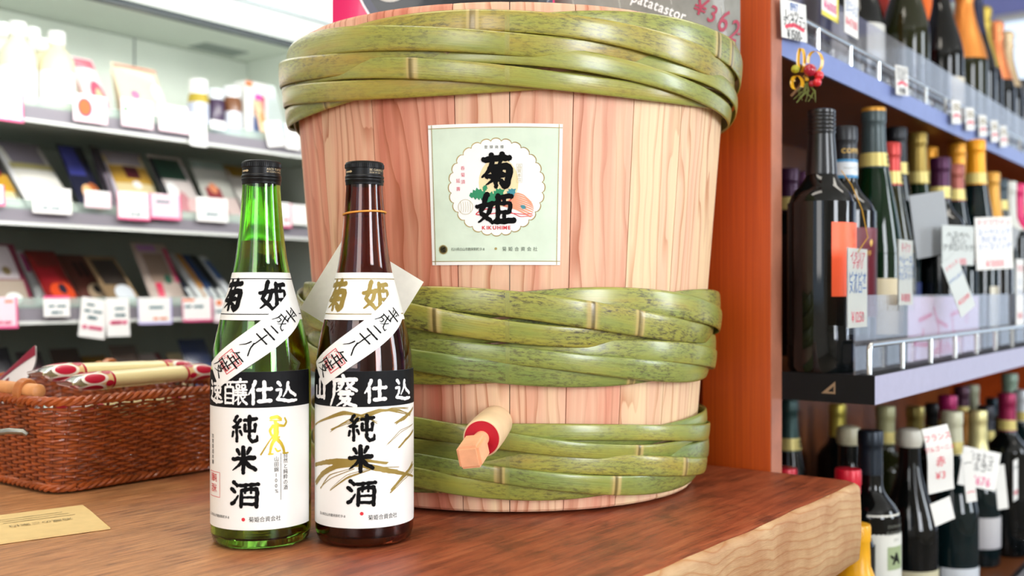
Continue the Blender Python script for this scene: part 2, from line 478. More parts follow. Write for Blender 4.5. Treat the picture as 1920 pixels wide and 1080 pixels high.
# handled most near the serving edge in front: the varnish is rubbed off there
d1 = math_node(N, L, 'SUBTRACT', 0.80, sep.outputs['X'])
d2 = math_node(N, L, 'MULTIPLY_ADD', d1, 3.0, -0.36)
d3 = math_node(N, L, 'MULTIPLY_ADD', math_node(N, L, 'SUBTRACT', wear, 0.5), 2.4, d2)
d4 = math_node(N, L, 'ADD', d3, math_node(N, L, 'MULTIPLY', math_node(N, L, 'SUBTRACT', sep.outputs['Y'], 0.62), 1.0))
wm = ramp_node(N, L, d4, [(0.05, 0.0), (0.75, 0.85)])
col = mix_node(N, L, wm, base, worn)
blo = ramp_node(N, L, noise_node(N, L, map_node(N, L, tc, (1.2, 2.0, 1)), 16, 6, 0.68), [(0.34, 0.42), (0.5, 0.9), (0.62, 1.0)])
col = mix_node(N, L, math_node(N, L, 'SUBTRACT', 0.95, math_node(N, L, 'MULTIPLY', wm, 0.6)), col, blo, 'MULTIPLY')
g3 = noise_node(N, L, map_node(N, L, tc, (1.1, 62, 4)), 3, 4, 0.6)
cr = ramp_node(N, L, math_node(N, L, 'ABSOLUTE', math_node(N, L, 'SUBTRACT', g3, 0.5)), [(0.004, 0.0), (0.016, 1.0)])
col = mix_node(N, L, math_node(N, L, 'MULTIPLY_ADD', wm, 0.55, 0.12), col, mix_node(N, L, cr, lin('#5a3420'), (1.0, 1.0, 1.0)), 'MULTIPLY')
dk = ramp_node(N, L, g2, [(0.34, 0.34), (0.48, 1.0)])
col = mix_node(N, L, 0.8, col, dk, 'MULTIPLY')
L.new(col, P.inputs['Base Color'])
P.inputs['Roughness'].default_value = 0.42
b = N.new('ShaderNodeBump'); b.inputs['Strength'].default_value = 0.35; b.inputs['Distance'].default_value = 0.0012
L.new(g2, b.inputs['Height']); L.new(b.outputs['Normal'], P.inputs['Normal'])

m_edge, N, L, P = nodemat('counter_edge_wood')
tc = N.new('ShaderNodeTexCoord').outputs['Object']
wv = noise_node(N, L, map_node(N, L, tc, (7, 1, 3)), 1.6, 2, 0.45)
sep = N.new('ShaderNodeSeparateXYZ'); L.new(tc, sep.inputs[0])
ph = math_node(N, L, 'MULTIPLY_ADD', sep.outputs['Z'], 118.0, math_node(N, L, 'MULTIPLY', wv, 4.2))
ph = math_node(N, L, 'MULTIPLY_ADD', sep.outputs['X'], 9.0, ph)
fr = math_node(N, L, 'FRACT', ph)
fine = noise_node(N, L, map_node(N, L, tc, (30, 30, 220)), 2, 4, 0.7)
col = ramp_node(N, L, fr, [(0.0, lin('#c2a074')), (0.2, lin('#ccac80')), (0.8, lin('#c4a277')), (0.95, lin('#b8895a')), (1.0, lin('#c0935f'))])
blotch = ramp_node(N, L, noise_node(N, L, tc, 14, 4, 0.6), [(0.35, lin('#caa587')), (0.7, (1, 1, 1))])
col = mix_node(N, L, 0.75, col, blotch, 'MULTIPLY')
L.new(col, P.inputs['Base Color']); P.inputs['Roughness'].default_value = 0.6
b = N.new('ShaderNodeBump'); b.inputs['Strength'].default_value = 0.5; b.inputs['Distance'].default_value = 0.0025
hh = math_node(N, L, 'ADD', fr, math_node(N, L, 'MULTIPLY', fine, 0.5))
L.new(hh, b.inputs['Height']); L.new(b.outputs['Normal'], P.inputs['Normal'])

counter = thing('counter', 'thick red-brown wooden counter slab with pale rough-sawn side', 'counter', (0, 0, 0), ANG)
mb = MB()
rr = random.Random(3)
n = 150
ripple = [sum(math.sin(i * f_ + p_) * w_ for f_, p_, w_ in ((0.11, 1.2, 1.6), (0.37, 0.4, 0.8), (0.83, 2.2, 0.5))) * 0.001 for i in range(n + 1)]
sec_n = None
for i in range(n + 1):
    a = TA0 + (TA1 - TA0) * i / n
    rc = 0.014
    dx = TA1 - a
    cut = rc - math.sqrt(max(0, rc * rc - (rc - dx) ** 2)) if dx < rc else 0
    e = ripple[i] - cut
    yb = -(TB1 + e)
    sec = [(-TB0, -TH), (-TB0, 0), (yb + 0.02, 0.0), (yb + 0.006, -0.0003), (yb + 0.002, -0.0022), (yb, -0.006), (yb + 0.0015 * math.sin(i * .5), -0.03), (yb - 0.001, -0.055), (yb + 0.001, -TH + 0.003), (yb + 0.004, -TH)]
    sec_n = len(sec)
    for (y, z) in sec: mb.v.append((a, y, z))
for i in range(n):
    for j in range(sec_n):
        k2 = (j + 1) % sec_n
        mb.f.append((i * sec_n + j, (i + 1) * sec_n + j, (i + 1) * sec_n + k2, i * sec_n + k2))
        mb.m.append(1 if 3 <= j <= 8 else 0)
mb.f.append(tuple(reversed(range(sec_n)))); mb.m.append(1)
mb.f.append(tuple(n * sec_n + j for j in range(sec_n))); mb.m.append(1)
mb.build('slab', [m_top, m_edge], counter, angle=50)
m_leg = mat('counter_leg_wood', '#6b3a20', 0.5, var=0.2, vscale=12)
for (a, bb) in ((TA0 + .12, -0.5), (TA0 + .12, -1.33), (0.93, -0.5), (0.93, -1.33)):
    q = MB(); q.box(a - .045, a + .045, -bb - .045, -bb + .045, ZF, -TH, bev=.005)
    q.build('leg', m_leg, counter)

# ---------------------------------------------------------------- cedar barrel
BX, BY, BHT = -0.002, 1.114, 0.446
def RB(z): return 0.1918 + 0.08 * z
m_stave, N, L, P = nodemat('cedar_stave')
tc = N.new('ShaderNodeTexCoord').outputs['Object']
oi = N.new('ShaderNodeObjectInfo')
rv = oi.outputs['Random']
offs = N.new('ShaderNodeCombineXYZ')
L.new(math_node(N, L, 'MULTIPLY', rv, 37.0), offs.inputs[0]); L.new(math_node(N, L, 'MULTIPLY', rv, 91.0), offs.inputs[1]); L.new(math_node(N, L, 'MULTIPLY', rv, 13.0), offs.inputs[2])
va = N.new('ShaderNodeVectorMath'); va.operation = 'ADD'
L.new(tc, va.inputs[0]); L.new(offs.outputs[0], va.inputs[1])
vec = va.outputs[0]
sepc = N.new('ShaderNodeSeparateColor'); L.new(oi.outputs['Color'], sepc.inputs[0])
pink = sepc.outputs[0]
broad = noise_node(N, L, map_node(N, L, vec, (0, 42, 2.2)), 1.0, 3, 0.55)
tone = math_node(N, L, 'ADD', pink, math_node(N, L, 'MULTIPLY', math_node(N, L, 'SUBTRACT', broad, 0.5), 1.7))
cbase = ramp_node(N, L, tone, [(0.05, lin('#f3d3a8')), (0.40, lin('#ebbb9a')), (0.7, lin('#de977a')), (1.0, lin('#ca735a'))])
sp_ = N.new('ShaderNodeSeparateXYZ'); L.new(vec, sp_.inputs[0])
wob = noise_node(N, L, map_node(N, L, vec, (0, 16, 3.0)), 1.0, 3, 0.5)
ph = math_node(N, L, 'MULTIPLY_ADD', sp_.outputs['Y'], 78.0, math_node(N, L, 'MULTIPLY', wob, 7.0))
fr = math_node(N, L, 'FRACT', ph)
ring = ramp_node(N, L, fr, [(0.0, 0.15), (0.62, 0.0), (0.90, 0.75), (0.97, 1.0), (1.0, 0.15)])
ramt = ramp_node(N, L, noise_node(N, L, map_node(N, L, vec, (0, 30, 1.4)), 1.0, 2), [(0.36, 0.08), (0.60, 1.0)])
ringf = math_node(N, L, 'MULTIPLY', ring, ramt)
line = mix_node(N, L, math_node(N, L, 'MULTIPLY', pink, 1.0), lin('#c9875a'), lin('#a2432c'))
col = mix_node(N, L, ringf, cbase, line)
fib = noise_node(N, L, map_node(N, L, vec, (0, 900, 9)), 1.0, 3, 0.7)
col = mix_node(N, L, 0.35, col, ramp_node(N, L, fib, [(0.3, 0.78), (0.7, 1.0)]), 'MULTIPLY')
L.new(col, P.inputs['Base Color']); P.inputs['Roughness'].default_value = 0.48
bp = N.new('ShaderNodeBump'); bp.inputs['Strength'].default_value = 0.25; bp.inputs['Distance'].default_value = 0.0006
L.new(math_node(N, L, 'ADD', fib, ringf), bp.inputs['Height']); L.new(bp.outputs['Normal'], P.inputs['Normal'])

barrel = thing('barrel', 'large pink cedar stave barrel with twisted green bamboo hoops and a wooden tap', 'barrel', (BX, BY, 0))
NST = 20
# stave boundaries seen from the shop: uneven widths, angle 0 = towards the customer, positive = towards the shelf
rr = random.Random(11)
edges_ = [-180.0]
while edges_[-1] < 168:
    edges_.append(edges_[-1] + rr.choice((13, 16, 18, 20, 22)))
edges_ = [e for e in edges_ if e < 172]
def snap(deg):
    i = min(range(len(edges_)), key=lambda j: abs(edges_[j] - deg)); edges_[i] = deg
snap(14.5); snap(30.0); snap(-12.5); snap(-34.0); snap(46.0)
edges_.sort()
edges_.append(180.0 + 0.0)
for i in range(len(edges_) - 1):
    t0, t1 = math.radians(edges_[i]), math.radians(edges_[i + 1])
    tm = (t0 + t1) / 2; hw = (t1 - t0) / 2
    seg = 7
    proud = rr.uniform(0, 0.00035)
    gap = 0.00035 / 0.2
    mb = MB()
    zs = [0.003, 0.005, 0.10, 0.22, 0.34, BHT - 0.003, BHT]
    rows = []
    for z in zs:
        ch = 0.0015 if z in (zs[0], zs[-1]) else 0
        rows.append([(RB(z) + proud - ch - (0.0007 if j in (0, seg) else 0), -hw + gap + (2 * hw - 2 * gap) * j / seg, z) for j in range(seg + 1)])
    inn = [[(RB(z) - 0.018, -hw + gap + (2 * hw - 2 * gap) * j / seg, z) for j in range(seg + 1)] for z in (zs[0], zs[-1])]
    def q3(p): return (p[0] * math.cos(p[1]), p[0] * math.sin(p[1]), p[2])
    for r in rows: mb.v += [q3(p) for p in r]
    w_ = seg + 1; nr = len(rows)
    for k in range(nr - 1):
        for j in range(seg): mb.f.append((k * w_ + j, k * w_ + j + 1, (k + 1) * w_ + j + 1, (k + 1) * w_ + j)); mb.m.append(0)
    o = len(mb.v)
    for r in inn: mb.v += [q3(p) for p in r]
    for j in range(seg):
        mb.f += [(o + j + 1, o + j, o + w_ + j, o + w_ + j + 1), (j + 1, j, o + j, o + j + 1), ((nr - 1) * w_ + j, (nr - 1) * w_ + j + 1, o + w_ + j + 1, o + w_ + j)]; mb.m += [0, 0, 0]
    mb.f += [tuple([k * w_ for k in range(nr)] + [o + w_, o]), tuple([k * w_ + seg for k in reversed(range(nr))] + [o + seg, o + w_ + seg])]; mb.m += [0, 0]
    # local x points outwards; turn so that angle 0 faces -Y (the customer)
    s_ = mb.build('stave', m_stave, barrel, angle=30)
    s_.rotation_euler = (0, 0, tm - PI / 2)
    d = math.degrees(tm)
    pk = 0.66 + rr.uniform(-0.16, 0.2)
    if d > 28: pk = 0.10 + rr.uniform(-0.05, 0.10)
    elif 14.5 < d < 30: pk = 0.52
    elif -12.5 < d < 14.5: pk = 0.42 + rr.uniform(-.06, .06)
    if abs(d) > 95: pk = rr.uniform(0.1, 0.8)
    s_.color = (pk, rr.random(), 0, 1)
m_lid = mat('cedar_board', '#e3ae8c', 0.55, var=0.12, vscale=20)
for nm, z0, z1 in (('lid', 0.424, 0.436), ('bottom_board', 0.012, 0.026)):
    mb = MB(); r = RB(z0) - 0.0185
    mb.lathe([(0.0001, z0), (r, z0), (r, z1), (0.0001, z1)], 64)
    mb.build(nm, m_lid, barrel)

# twisted bamboo hoops: flat strips that wind round each other like a flat rope
m_bam, N, L, P = nodemat('green_bamboo')
at = N.new('ShaderNodeAttribute'); at.attribute_name = 'UVMap'
uv = at.outputs['Vector']
oi = N.new('ShaderNodeObjectInfo'); rv = oi.outputs['Random']
offs = N.new('ShaderNodeCombineXYZ'); L.new(math_node(N, L, 'MULTIPLY', rv, 50.0), offs.inputs[0]); L.new(math_node(N, L, 'MULTIPLY', rv, 9.0), offs.inputs[1])
va = N.new('ShaderNodeVectorMath'); va.operation = 'ADD'; L.new(uv, va.inputs[0]); L.new(offs.outputs[0], va.inputs[1])
vec = va.outputs[0]
n1 = noise_node(N, L, map_node(N, L, vec, (9, 60, 1)), 1.0, 4, 0.6)
n2 = noise_node(N, L, map_node(N, L, vec, (16, 900, 1)), 1.0, 3, 0.6)
n3 = noise_node(N, L, map_node(N, L, vec, (120, 420, 1)), 1.0, 5, 0.75)
sc_ = N.new('ShaderNodeSeparateColor'); L.new(oi.outputs['Color'], sc_.inputs[0])
fresh, mould = sc_.outputs[0], sc_.outputs[1]
tone = math_node(N, L, 'ADD', fresh, math_node(N, L, 'MULTIPLY', math_node(N, L, 'SUBTRACT', n1, 0.5), 1.5))
col = ramp_node(N, L, tone, [(0.0, lin('#ad9438')), (0.35, lin('#a2a042')), (0.65, lin('#8f9945')), (1.0, lin('#788d44'))])
col = mix_node(N, L, 0.5, col, ramp_node(N, L, n2, [(0.3, 0.72), (0.65, 1.0)]), 'MULTIPLY')
spk = ramp_node(N, L, n3, [(0.47, 0.0), (0.60, 1.0)])
big = ramp_node(N, L, noise_node(N, L, map_node(N, L, vec, (14, 40, 1)), 1.0, 3), [(0.36, 0.0), (0.55, 1.0)])
sf = math_node(N, L, 'MULTIPLY', math_node(N, L, 'MULTIPLY', spk, big), mould)
col = mix_node(N, L, sf, col, lin('#4a4428'))
nd = N.new('ShaderNodeAttribute'); nd.attribute_name = 'joint'
jr = ramp_node(N, L, nd.outputs['Fac'], [(0.0, lin('#b8a862')), (0.55, lin('#bfa869')), (0.8, lin('#6d5a30')), (1.0, lin('#5a4726'))])
col = mix_node(N, L, ramp_node(N, L, nd.outputs['Fac'], [(0.02, 0.0), (0.3, 0.85)]), col, jr)
L.new(col, P.inputs['Base Color']); P.inputs['Roughness'].default_value = 0.36
P.inputs['Coat Weight'].default_value = 0.6; P.inputs['Coat Roughness'].default_value = 0.2
bp = N.new('ShaderNodeBump'); bp.inputs['Strength'].default_value = 0.3; bp.inputs['Distance'].default_value = 0.0006
L.new(n2, bp.inputs['Height']); L.new(bp.outputs['Normal'], P.inputs['Normal'])

def bamboo_strip(zc, amp, amr, kk, ph0, width, thick, tilt, seed, wob=0.0):
    r = random.Random(seed)
    n = 360
    joints = sorted(r.uniform(0, 2 * PI) for _ in range(3))
    ph1 = r.uniform(0, 6.28)
    prof = [(-0.5, 0.1), (-0.475, 0.55), (-0.40, 0.80), (-0.2, 0.96), (0, 1.0), (0.2, 0.96), (0.40, 0.80), (0.475, 0.55), (0.5, 0.1), (0.3, -0.1), (-0.3, -0.1)]
    vs, uvs, jt = [], [], []
    for i in range(n):
        th = 2 * PI * i / n
        ph = kk * th + ph0
        z = zc + amp * math.cos(ph) - tilt * math.sin(th) + wob * math.sin(2 * th + ph1)
        rad = RB(z) + 0.0035 + amr + amr * math.sin(ph)
        w = width * (0.92 + 0.12 * math.sin(3 * th + ph1))
        nodeb = 0
        for jn in joints:
            d = abs((th - jn + PI) % (2 * PI) - PI) * 0.22
            nodeb = max(nodeb, math.exp(-(d / 0.0035) ** 2))
        # a strip lies flat on what is under it: it tips where it dives
        slope = -amr * 1.0 * math.cos(ph) / max(width, 1e-6) * 0.35
        for (p, h) in prof:
            rr_ = rad + h * thick * 0.5 + p * slope * width + (0.0012 * nodeb if h > 0 else 0) + 0.08 * p * w
            zz = z + p * w
            vs.append((rr_ * math.sin(th), -rr_ * math.cos(th), zz))
            uvs.append((th * 0.21, p * w)); jt.append(nodeb if h > 0 else 0)
    m = len(prof); fs = []
    for i in range(n):
        j = (i + 1) % n
        for k in range(m):
            k2 = (k + 1) % m
            fs.append((i * m + k, j * m + k, j * m + k2, i * m + k2))
    me = bpy.data.meshes.new('bamboo_strip'); me.from_pydata(vs, [], fs); me.materials.append(m_bam)
    me.polygons.foreach_set('use_smooth', [True] * len(fs))
    a = me.attributes.new('UVMap', 'FLOAT2', 'POINT'); a.data.foreach_set('vector', [q for u_ in uvs for q in u_])
    a = me.attributes.new('joint', 'FLOAT', 'POINT'); a.data.foreach_set('value', [min(1, x) for x in jt])
    o = link('bamboo_strip', me, barrel)
    return o
ropes = [  # zc, amp, radial, winds, phase, strips, width, fresh, mould
    (0.4165, 0.0138, 0.0060, 2, 2.2, 4, 0.0225, 0.42, 0.7),
    (0.388, 0.0125, 0.0050, 2, 0.6, 4, 0.0170, 0.42, 0.35),
    (0.1765, 0.0155, 0.0060, 2, 2.4, 4, 0.0220, 0.66, 1.0),
    (0.137, 0.0130, 0.0050, 2, 0.9, 4, 0.0185, 0.72, 0.8),
    (0.0665, 0.0105, 0.0045, 2, 1.4, 3, 0.0170, 0.50, 0.45),
    (0.0360, 0.0125, 0.0050, 2, 2.9, 4, 0.0175, 0.60, 0.7)]
for q, (zc, am, ar, kk, p0, ns, wd, fr_, mo) in enumerate(ropes):
    for j in range(ns):
        tilt = -0.005 if q == 0 else -0.001 if q == 1 else (0.004 if q < 4 else 0.006)
        o = bamboo_strip(zc, am, ar, kk, p0 + 2 * PI * j / ns, wd * 1.06, 0.0040, tilt, 100 + q * 10 + j, 0.0015)
        o.color = (max(0, min(1, fr_ + rnd.uniform(-0.25, 0.25))), mo, 0, 1)

# ---- paper label on the barrel
def on_barrel(off, x0, z0):
    def f(x, y):
        z = z0 + y; r = RB(z) + off
        th = (x + x0) / RB(z0)
        return Vector((r * math.sin(th), -r * math.cos(th), z))
    return f
LX, LZ = -0.0127, 0.2825           # centre of the label
m_paper = mat('label_paper', '#f4f4ef', 0.4, coat=0.25)
m_mint = mat('label_mint', '#d8e8d2', 0.4, var=0.06, vscale=60)
m_gold = mat('label_gold', '#a8955a', 0.35, metal=0.35)
m_ink = mat('ink_black', '#0b0b0c', 0.75, spec=.15)
m_red = mat('ink_red', '#d42a36', 0.5)
m_pinkred = mat('ink_pink', '#dd5a6e', 0.5)
m_green = mat('ink_leaf_green', '#1f8a5c', 0.5)
m_teal = mat('ink_teal', '#3f8f9c', 0.5)
m_orange = mat('ink_orange', '#eda07c', 0.5)
m_greyink = mat('ink_grey', '#5d6a5c', 0.5)
m_cream = mat('ink_cream', '#f3dfae', 0.5)
m_white = mat('ink_white', '#f5f5f2', 0.45)
lab_w, lab_h = 0.1155, 0.1215
sh = 0.0012
lab = MB()
f = on_barrel(sh, LX, LZ)
NU = 24
for side, off in ((0, 0.0), (1, -0.0004)):
    ff = on_barrel(sh + off, LX, LZ)
    lab.grid(lambda u, v: ff((u - .5) * lab_w, (v - .5) * lab_h), NU, 2)
label = lab.build('paper_label', m_paper, barrel)
def lp(name, pr, m, lay): return pr.build(name, m, on_barrel(sh + 0.00012 * lay, LX, LZ), label, 0.005)
p = Print(); p.rect(-.0545, -.0575, .0545, .0575); lp('mint_field', p, m_mint, 1)
p = Print()
for x in (-.0545, .0545): p.rect(x - .0003, -.0605, x + .0003, .0605)
for y in (-.0575, .0575): p.rect(-.0575, y - .0003, .0575, y + .0003)
NS = 28; CX, CY, CR = 0.0012, 0.0062, 0.0392
def scallop(r, rs, grow):
    pts = []
    for i in range(NS):
        a = 2 * PI * i / NS
        for t in range(7):
            b_ = a - PI / NS + 2 * PI / NS * t / 7
            u_ = (t / 7 - 0.5) * 2
            pts.append((CX + (r + grow * math.sqrt(max(0, 1 - u_ * u_ * 0.92))) * math.cos(b_), CY + (r + grow * math.sqrt(max(0, 1 - u_ * u_ * 0.92))) * math.sin(b_)))
    return pts
o1, o2 = scallop(CR, 0, 0.0032), scallop(CR - 0.0009, 0, 0.0032)
nn_ = len(o1)
p.add(o1 + o2, [(i, (i + 1) % nn_, nn_ + (i + 1) % nn_, nn_ + i) for i in range(nn_)])
lp('gold_lines', p, m_gold, 3)
p = Print(); c0 = [(CX, CY)]
p.add(c0 + o2, [(0, 1 + i, 1 + (i + 1) % nn_) for i in range(nn_)]); lp('white_medallion', p, m_white, 2)
p = Print(); p.disc(CX + .002, CY + .004, .017, 28, .021); lp('cream_glow', p, m_cream, 3)
def leaf(p, cx, cy, s, rot):
    base = [(-1, 0), (-.75, .35), (-.55, .25), (-.4, .6), (-.15, .42), (0.05, .75), (.25, .45), (.5, .5), (.6, .22), (1, 0), (.6, -.22), (.5, -.5), (.25, -.45), (.05, -.75), (-.15, -.42), (-.4, -.6), (-.55, -.25), (-.75, -.35)]
    ca, sa = math.cos(rot), math.sin(rot)
    o = [(cx + (x * ca - y * sa) * s, cy + (x * sa + y * ca) * s) for x, y in base]
    p.add([(cx, cy)] + o, [(0, 1 + i, 1 + (i + 1) % len(o)) for i in range(len(o))])
p = Print(); leaf(p, -.015, .0005, .0075, .2); leaf(p, -.0045, -.0035, .009, -.25); leaf(p, .003, .001, .0065, .5); leaf(p, -.0085, .0055, .0035, 1.3); lp('green_leaves', p, m_green, 4)
p = Print(); leaf(p, .014, .0015, .0055, .7); leaf(p, .0245, -.0108, .0028, -.4); lp('blue_leaf', p, m_teal, 5)
p = Print()
for i in range(9):
    a = -0.75 + i * 0.19
    p.stroke([(.007, -.010, .0006), (.018, -.0060 + a * .0085, .0016), (.0270 + .004 * math.cos(a * 1.8 + .8), -.0100 + a * .0120, .0010), (.0315 + .002 * math.cos(a * 2), -.0125 + a * .0075, .0005)], i)
lp('orange_flower', p, m_orange, 4)
p = Print()
p.stroke([(.004, -.0105, .0007), (-.012, -.0135, .0009), (-.0165, -.017, .0009), (-.010, -.0175, .0008), (.006, -.0155, .0007), (.024, -.017, .0006), (.032, -.0165, .0005)], 1)
p.stroke([(.006, -.005, .0007), (.012, -.0005, .0008), (.014, -.004, .0007), (.008, -.010, .0007)], 2)
p.stroke([(.012, -.0145, .0006), (.022, -.019, .0006), (.033, -.018, .0004)], 3)
p.text('KIKUHIME', CX, -.0300, .0042, 0.03, 0, 1.08, False, 1.14, 0.5)
lp('red_print', p, m_red, 5)
p = Print(); p.brush('菊', .0015, .0200, .0290, 0.0, 1.42, 0.92, .55); p.brush('姫', .0002, -.0125, .0270, 0.0, 1.42, 1.16, .55); lp('black_lettering', p, m_ink, 7)
p = Print()
for ch, x, y in (('呑', -.0275, .0230), ('菊', -.0275, .0172), ('須', -.0275, .0112), ('延', -.0318, .0122), ('壽', -.0318, .0052)): p.text(ch, x - .0019, y - .0015, .0038)
lp('pink_lettering', p, m_pinkred, 5)
p = Print()
p.text('登録商標', CX - .001, .0395, .0030, 0.0, 0, 1.0, False, 1.5, 0.5)
p.text('石川県白山市鶴来新町タ-8', -.0395, -.0482, .0031, 0.0, 0, 0.88, False, 0.93)
p.text('菊姫合資会社', .0060, -.0484, .0040, 0.0, 0, 1.0, False, 1.36)
lp('small_lettering', p, m_greyink, 5)
p = Print(); p.disc(.0005, -.0467, .0011); lp('gold_dot', p, m_gold, 4)
p = Print()
p.ring(-.0257, -.0105, .0066, .0004)
for i in range(5): p.stroke([(-.030 + i * .0021, -.0062, .0003), (-.0293 + i * .002, -.011, .0003), (-.030 + i * .0021, -.0148, .0003)], i)
lp('seal_print', p, mat('label_pale_gold', '#c2b78a', 0.4), 4); p = Print()
p.frame(.0185, .0100, .0232, .0262, .0002)
p.text('品質本位', .0208, .0238, .0036, 0, 0, 1, True, 1.02)
lp('gold_print', p, mat('label_pale_gold', '#c2b78a', 0.4), 4)
p = Print(); pts = []
for i in range(40):
    a = 2 * PI * i / 40; r = .0044 if i % 2 else .0037
    pts.append((-.0468 + r * math.cos(a), -.0472 + r * math.sin(a)))
p.add([(-.0468, -.0472)] + pts, [(0, 1 + i, 1 + (i + 1) % 40) for i in range(40)]); lp('gold_emblem', p, m_gold, 4)
p = Print(); p.disc(-.0468, -.0472, .0033); lp('emblem_disc', p, mat('emblem_olive', '#4c4520', .5), 5)
p = Print(); p.brush('姫', -.0468, -.0472, .0042, 0, 1.1); lp('emblem_lettering', p, m_ink, 6)

# ---- wooden tap
tap_loc = Vector((-0.0125, -0.207 + 0.004, 0.084))
tdir = Vector((-0.0105, -0.060, -0.0058)).normalized()
M = Matrix.Translation(tap_loc) @ tdir.to_track_quat('Z', 'X').to_matrix().to_4x4()
m_tapw = mat('tap_pale_wood', '#e3c49a', 0.5, var=0.12, vscale=40)
m_tapr = mat('tap_red_paint', '#b90d26', 0.45)
m_peg = mat('tap_peg_wood', '#f0b084', 0.55, var=0.15, vscale=60)
mb = MB(); mb.lathe([(.0118, -.012), (.0150, 0.0), (.0160, .03), (.0160, .0585), (.0154, .0598), (.0150, .060), (.0001, .060)], 40, axis=M)
tap = mb.build('tap', m_tapw, barrel)
mb = MB(); mb.lathe([(.0145, .0598), (.0145, .0604), (.0001, .0604)], 40, axis=M); mb.build('red_face', m_tapr, tap)
mb = MB(); mb.lathe([(.0062, .055), (.0066, .072), (.0066, .077), (.0001, .077)], 24, axis=M)
bm = bmesh.new(); bmesh.ops.create_cube(bm, size=1)
bmesh.ops.scale(bm, vec=(.0186, .0186, .028), verts=bm.verts)
bmesh.ops.bevel(bm, geom=list(bm.edges), offset=.0022, segments=2, affect='EDGES')
bmesh.ops.translate(bm, vec=(0, 0, .088), verts=bm.verts)
pd = Vector((-0.0115, -0.050, -0.0125)).normalized()
M2 = Matrix.Translation(tap_loc + tdir * .060) @ pd.to_track_quat('Z', 'X').to_matrix().to_4x4() @ Matrix.Translation((0, 0, -.060)) @ Matrix.Rotation(math.radians(8), 4, 'Z')
bmesh.ops.transform(bm, matrix=M2, verts=bm.verts)
mb.bm(bm); mb.build('peg', m_peg, tap)

# ---------------------------------------------------------------- the two sake bottles
def glass_mat(name, col, rough=0.02, ior=1.5):
    m = mat(name, '#ffffff', rough, trans=1.0, ior=ior)
    m.node_tree.nodes['Principled BSDF'].inputs['Base Color'].default_value = (*col, 1)
    return m
m_ggreen = glass_mat('green_bottle_glass', (0.37, 0.93, 0.12))
m_gbrown = glass_mat('brown_bottle_glass', (0.30, 0.06, 0.02))
m_sake = glass_mat('pale_gold_sake', (1.0, 0.20, 0.03), 0.0, 1.34)
m_sake2 = glass_mat('amber_sake', (0.75, 0.45, 0.2), 0.0, 1.34)
m_cap = mat('black_screw_cap', '#08090b', 0.40, spec=0.3)
m_capgold = mat('cap_print_gold', '#c9b48c', 0.4)
BP = [(0.0005, 0.0035), (0.020, 0.0030), (0.030, 0.0006), (0.0345, 0.0008), (0.0376, 0.0035), (0.0390, 0.0095), (0.0392, 0.020), (0.0392, 0.080), (0.0391, 0.120), (0.0387, 0.136),
      (0.0378, 0.148), (0.0358, 0.160), (0.0326, 0.174), (0.0290, 0.188), (0.0254, 0.201), (0.0222, 0.214), (0.0200, 0.226), (0.0182, 0.240), (0.0167, 0.256), (0.0153, 0.274), (0.0148, 0.284), (0.0148, 0.297)]
def interp(prof, z):
    for (r0, z0), (r1, z1) in zip(prof, prof[1:]):
        if z0 <= z <= z1 and z1 > z0: return r0 + (r1 - r0) * (z - z0) / (z1 - z0)
    return prof[-1][0]
def smooth_prof(prof, k=3):
    out = []
    n = len(prof)
    for i in range(n - 1):
        p0, p1, p2, p3 = prof[max(i - 1, 0)], prof[i], prof[i + 1], prof[min(i + 2, n - 1)]
        for j in range(k):
            t = j / k
            out.append(tuple(0.5 * (2 * p1[d] + (p2[d] - p0[d]) * t + (2 * p0[d] - 5 * p1[d] + 4 * p2[d] - p3[d]) * t * t + (3 * p1[d] - p0[d] - 3 * p2[d] + p3[d]) * t ** 3) for d in (0, 1)))
    out.append(prof[-1])
    return out
BPS = smooth_prof(BP[5:], 3)
BPO = BP[:5] + BPS
def br(z): return interp(BPS, max(z, 0.0096))

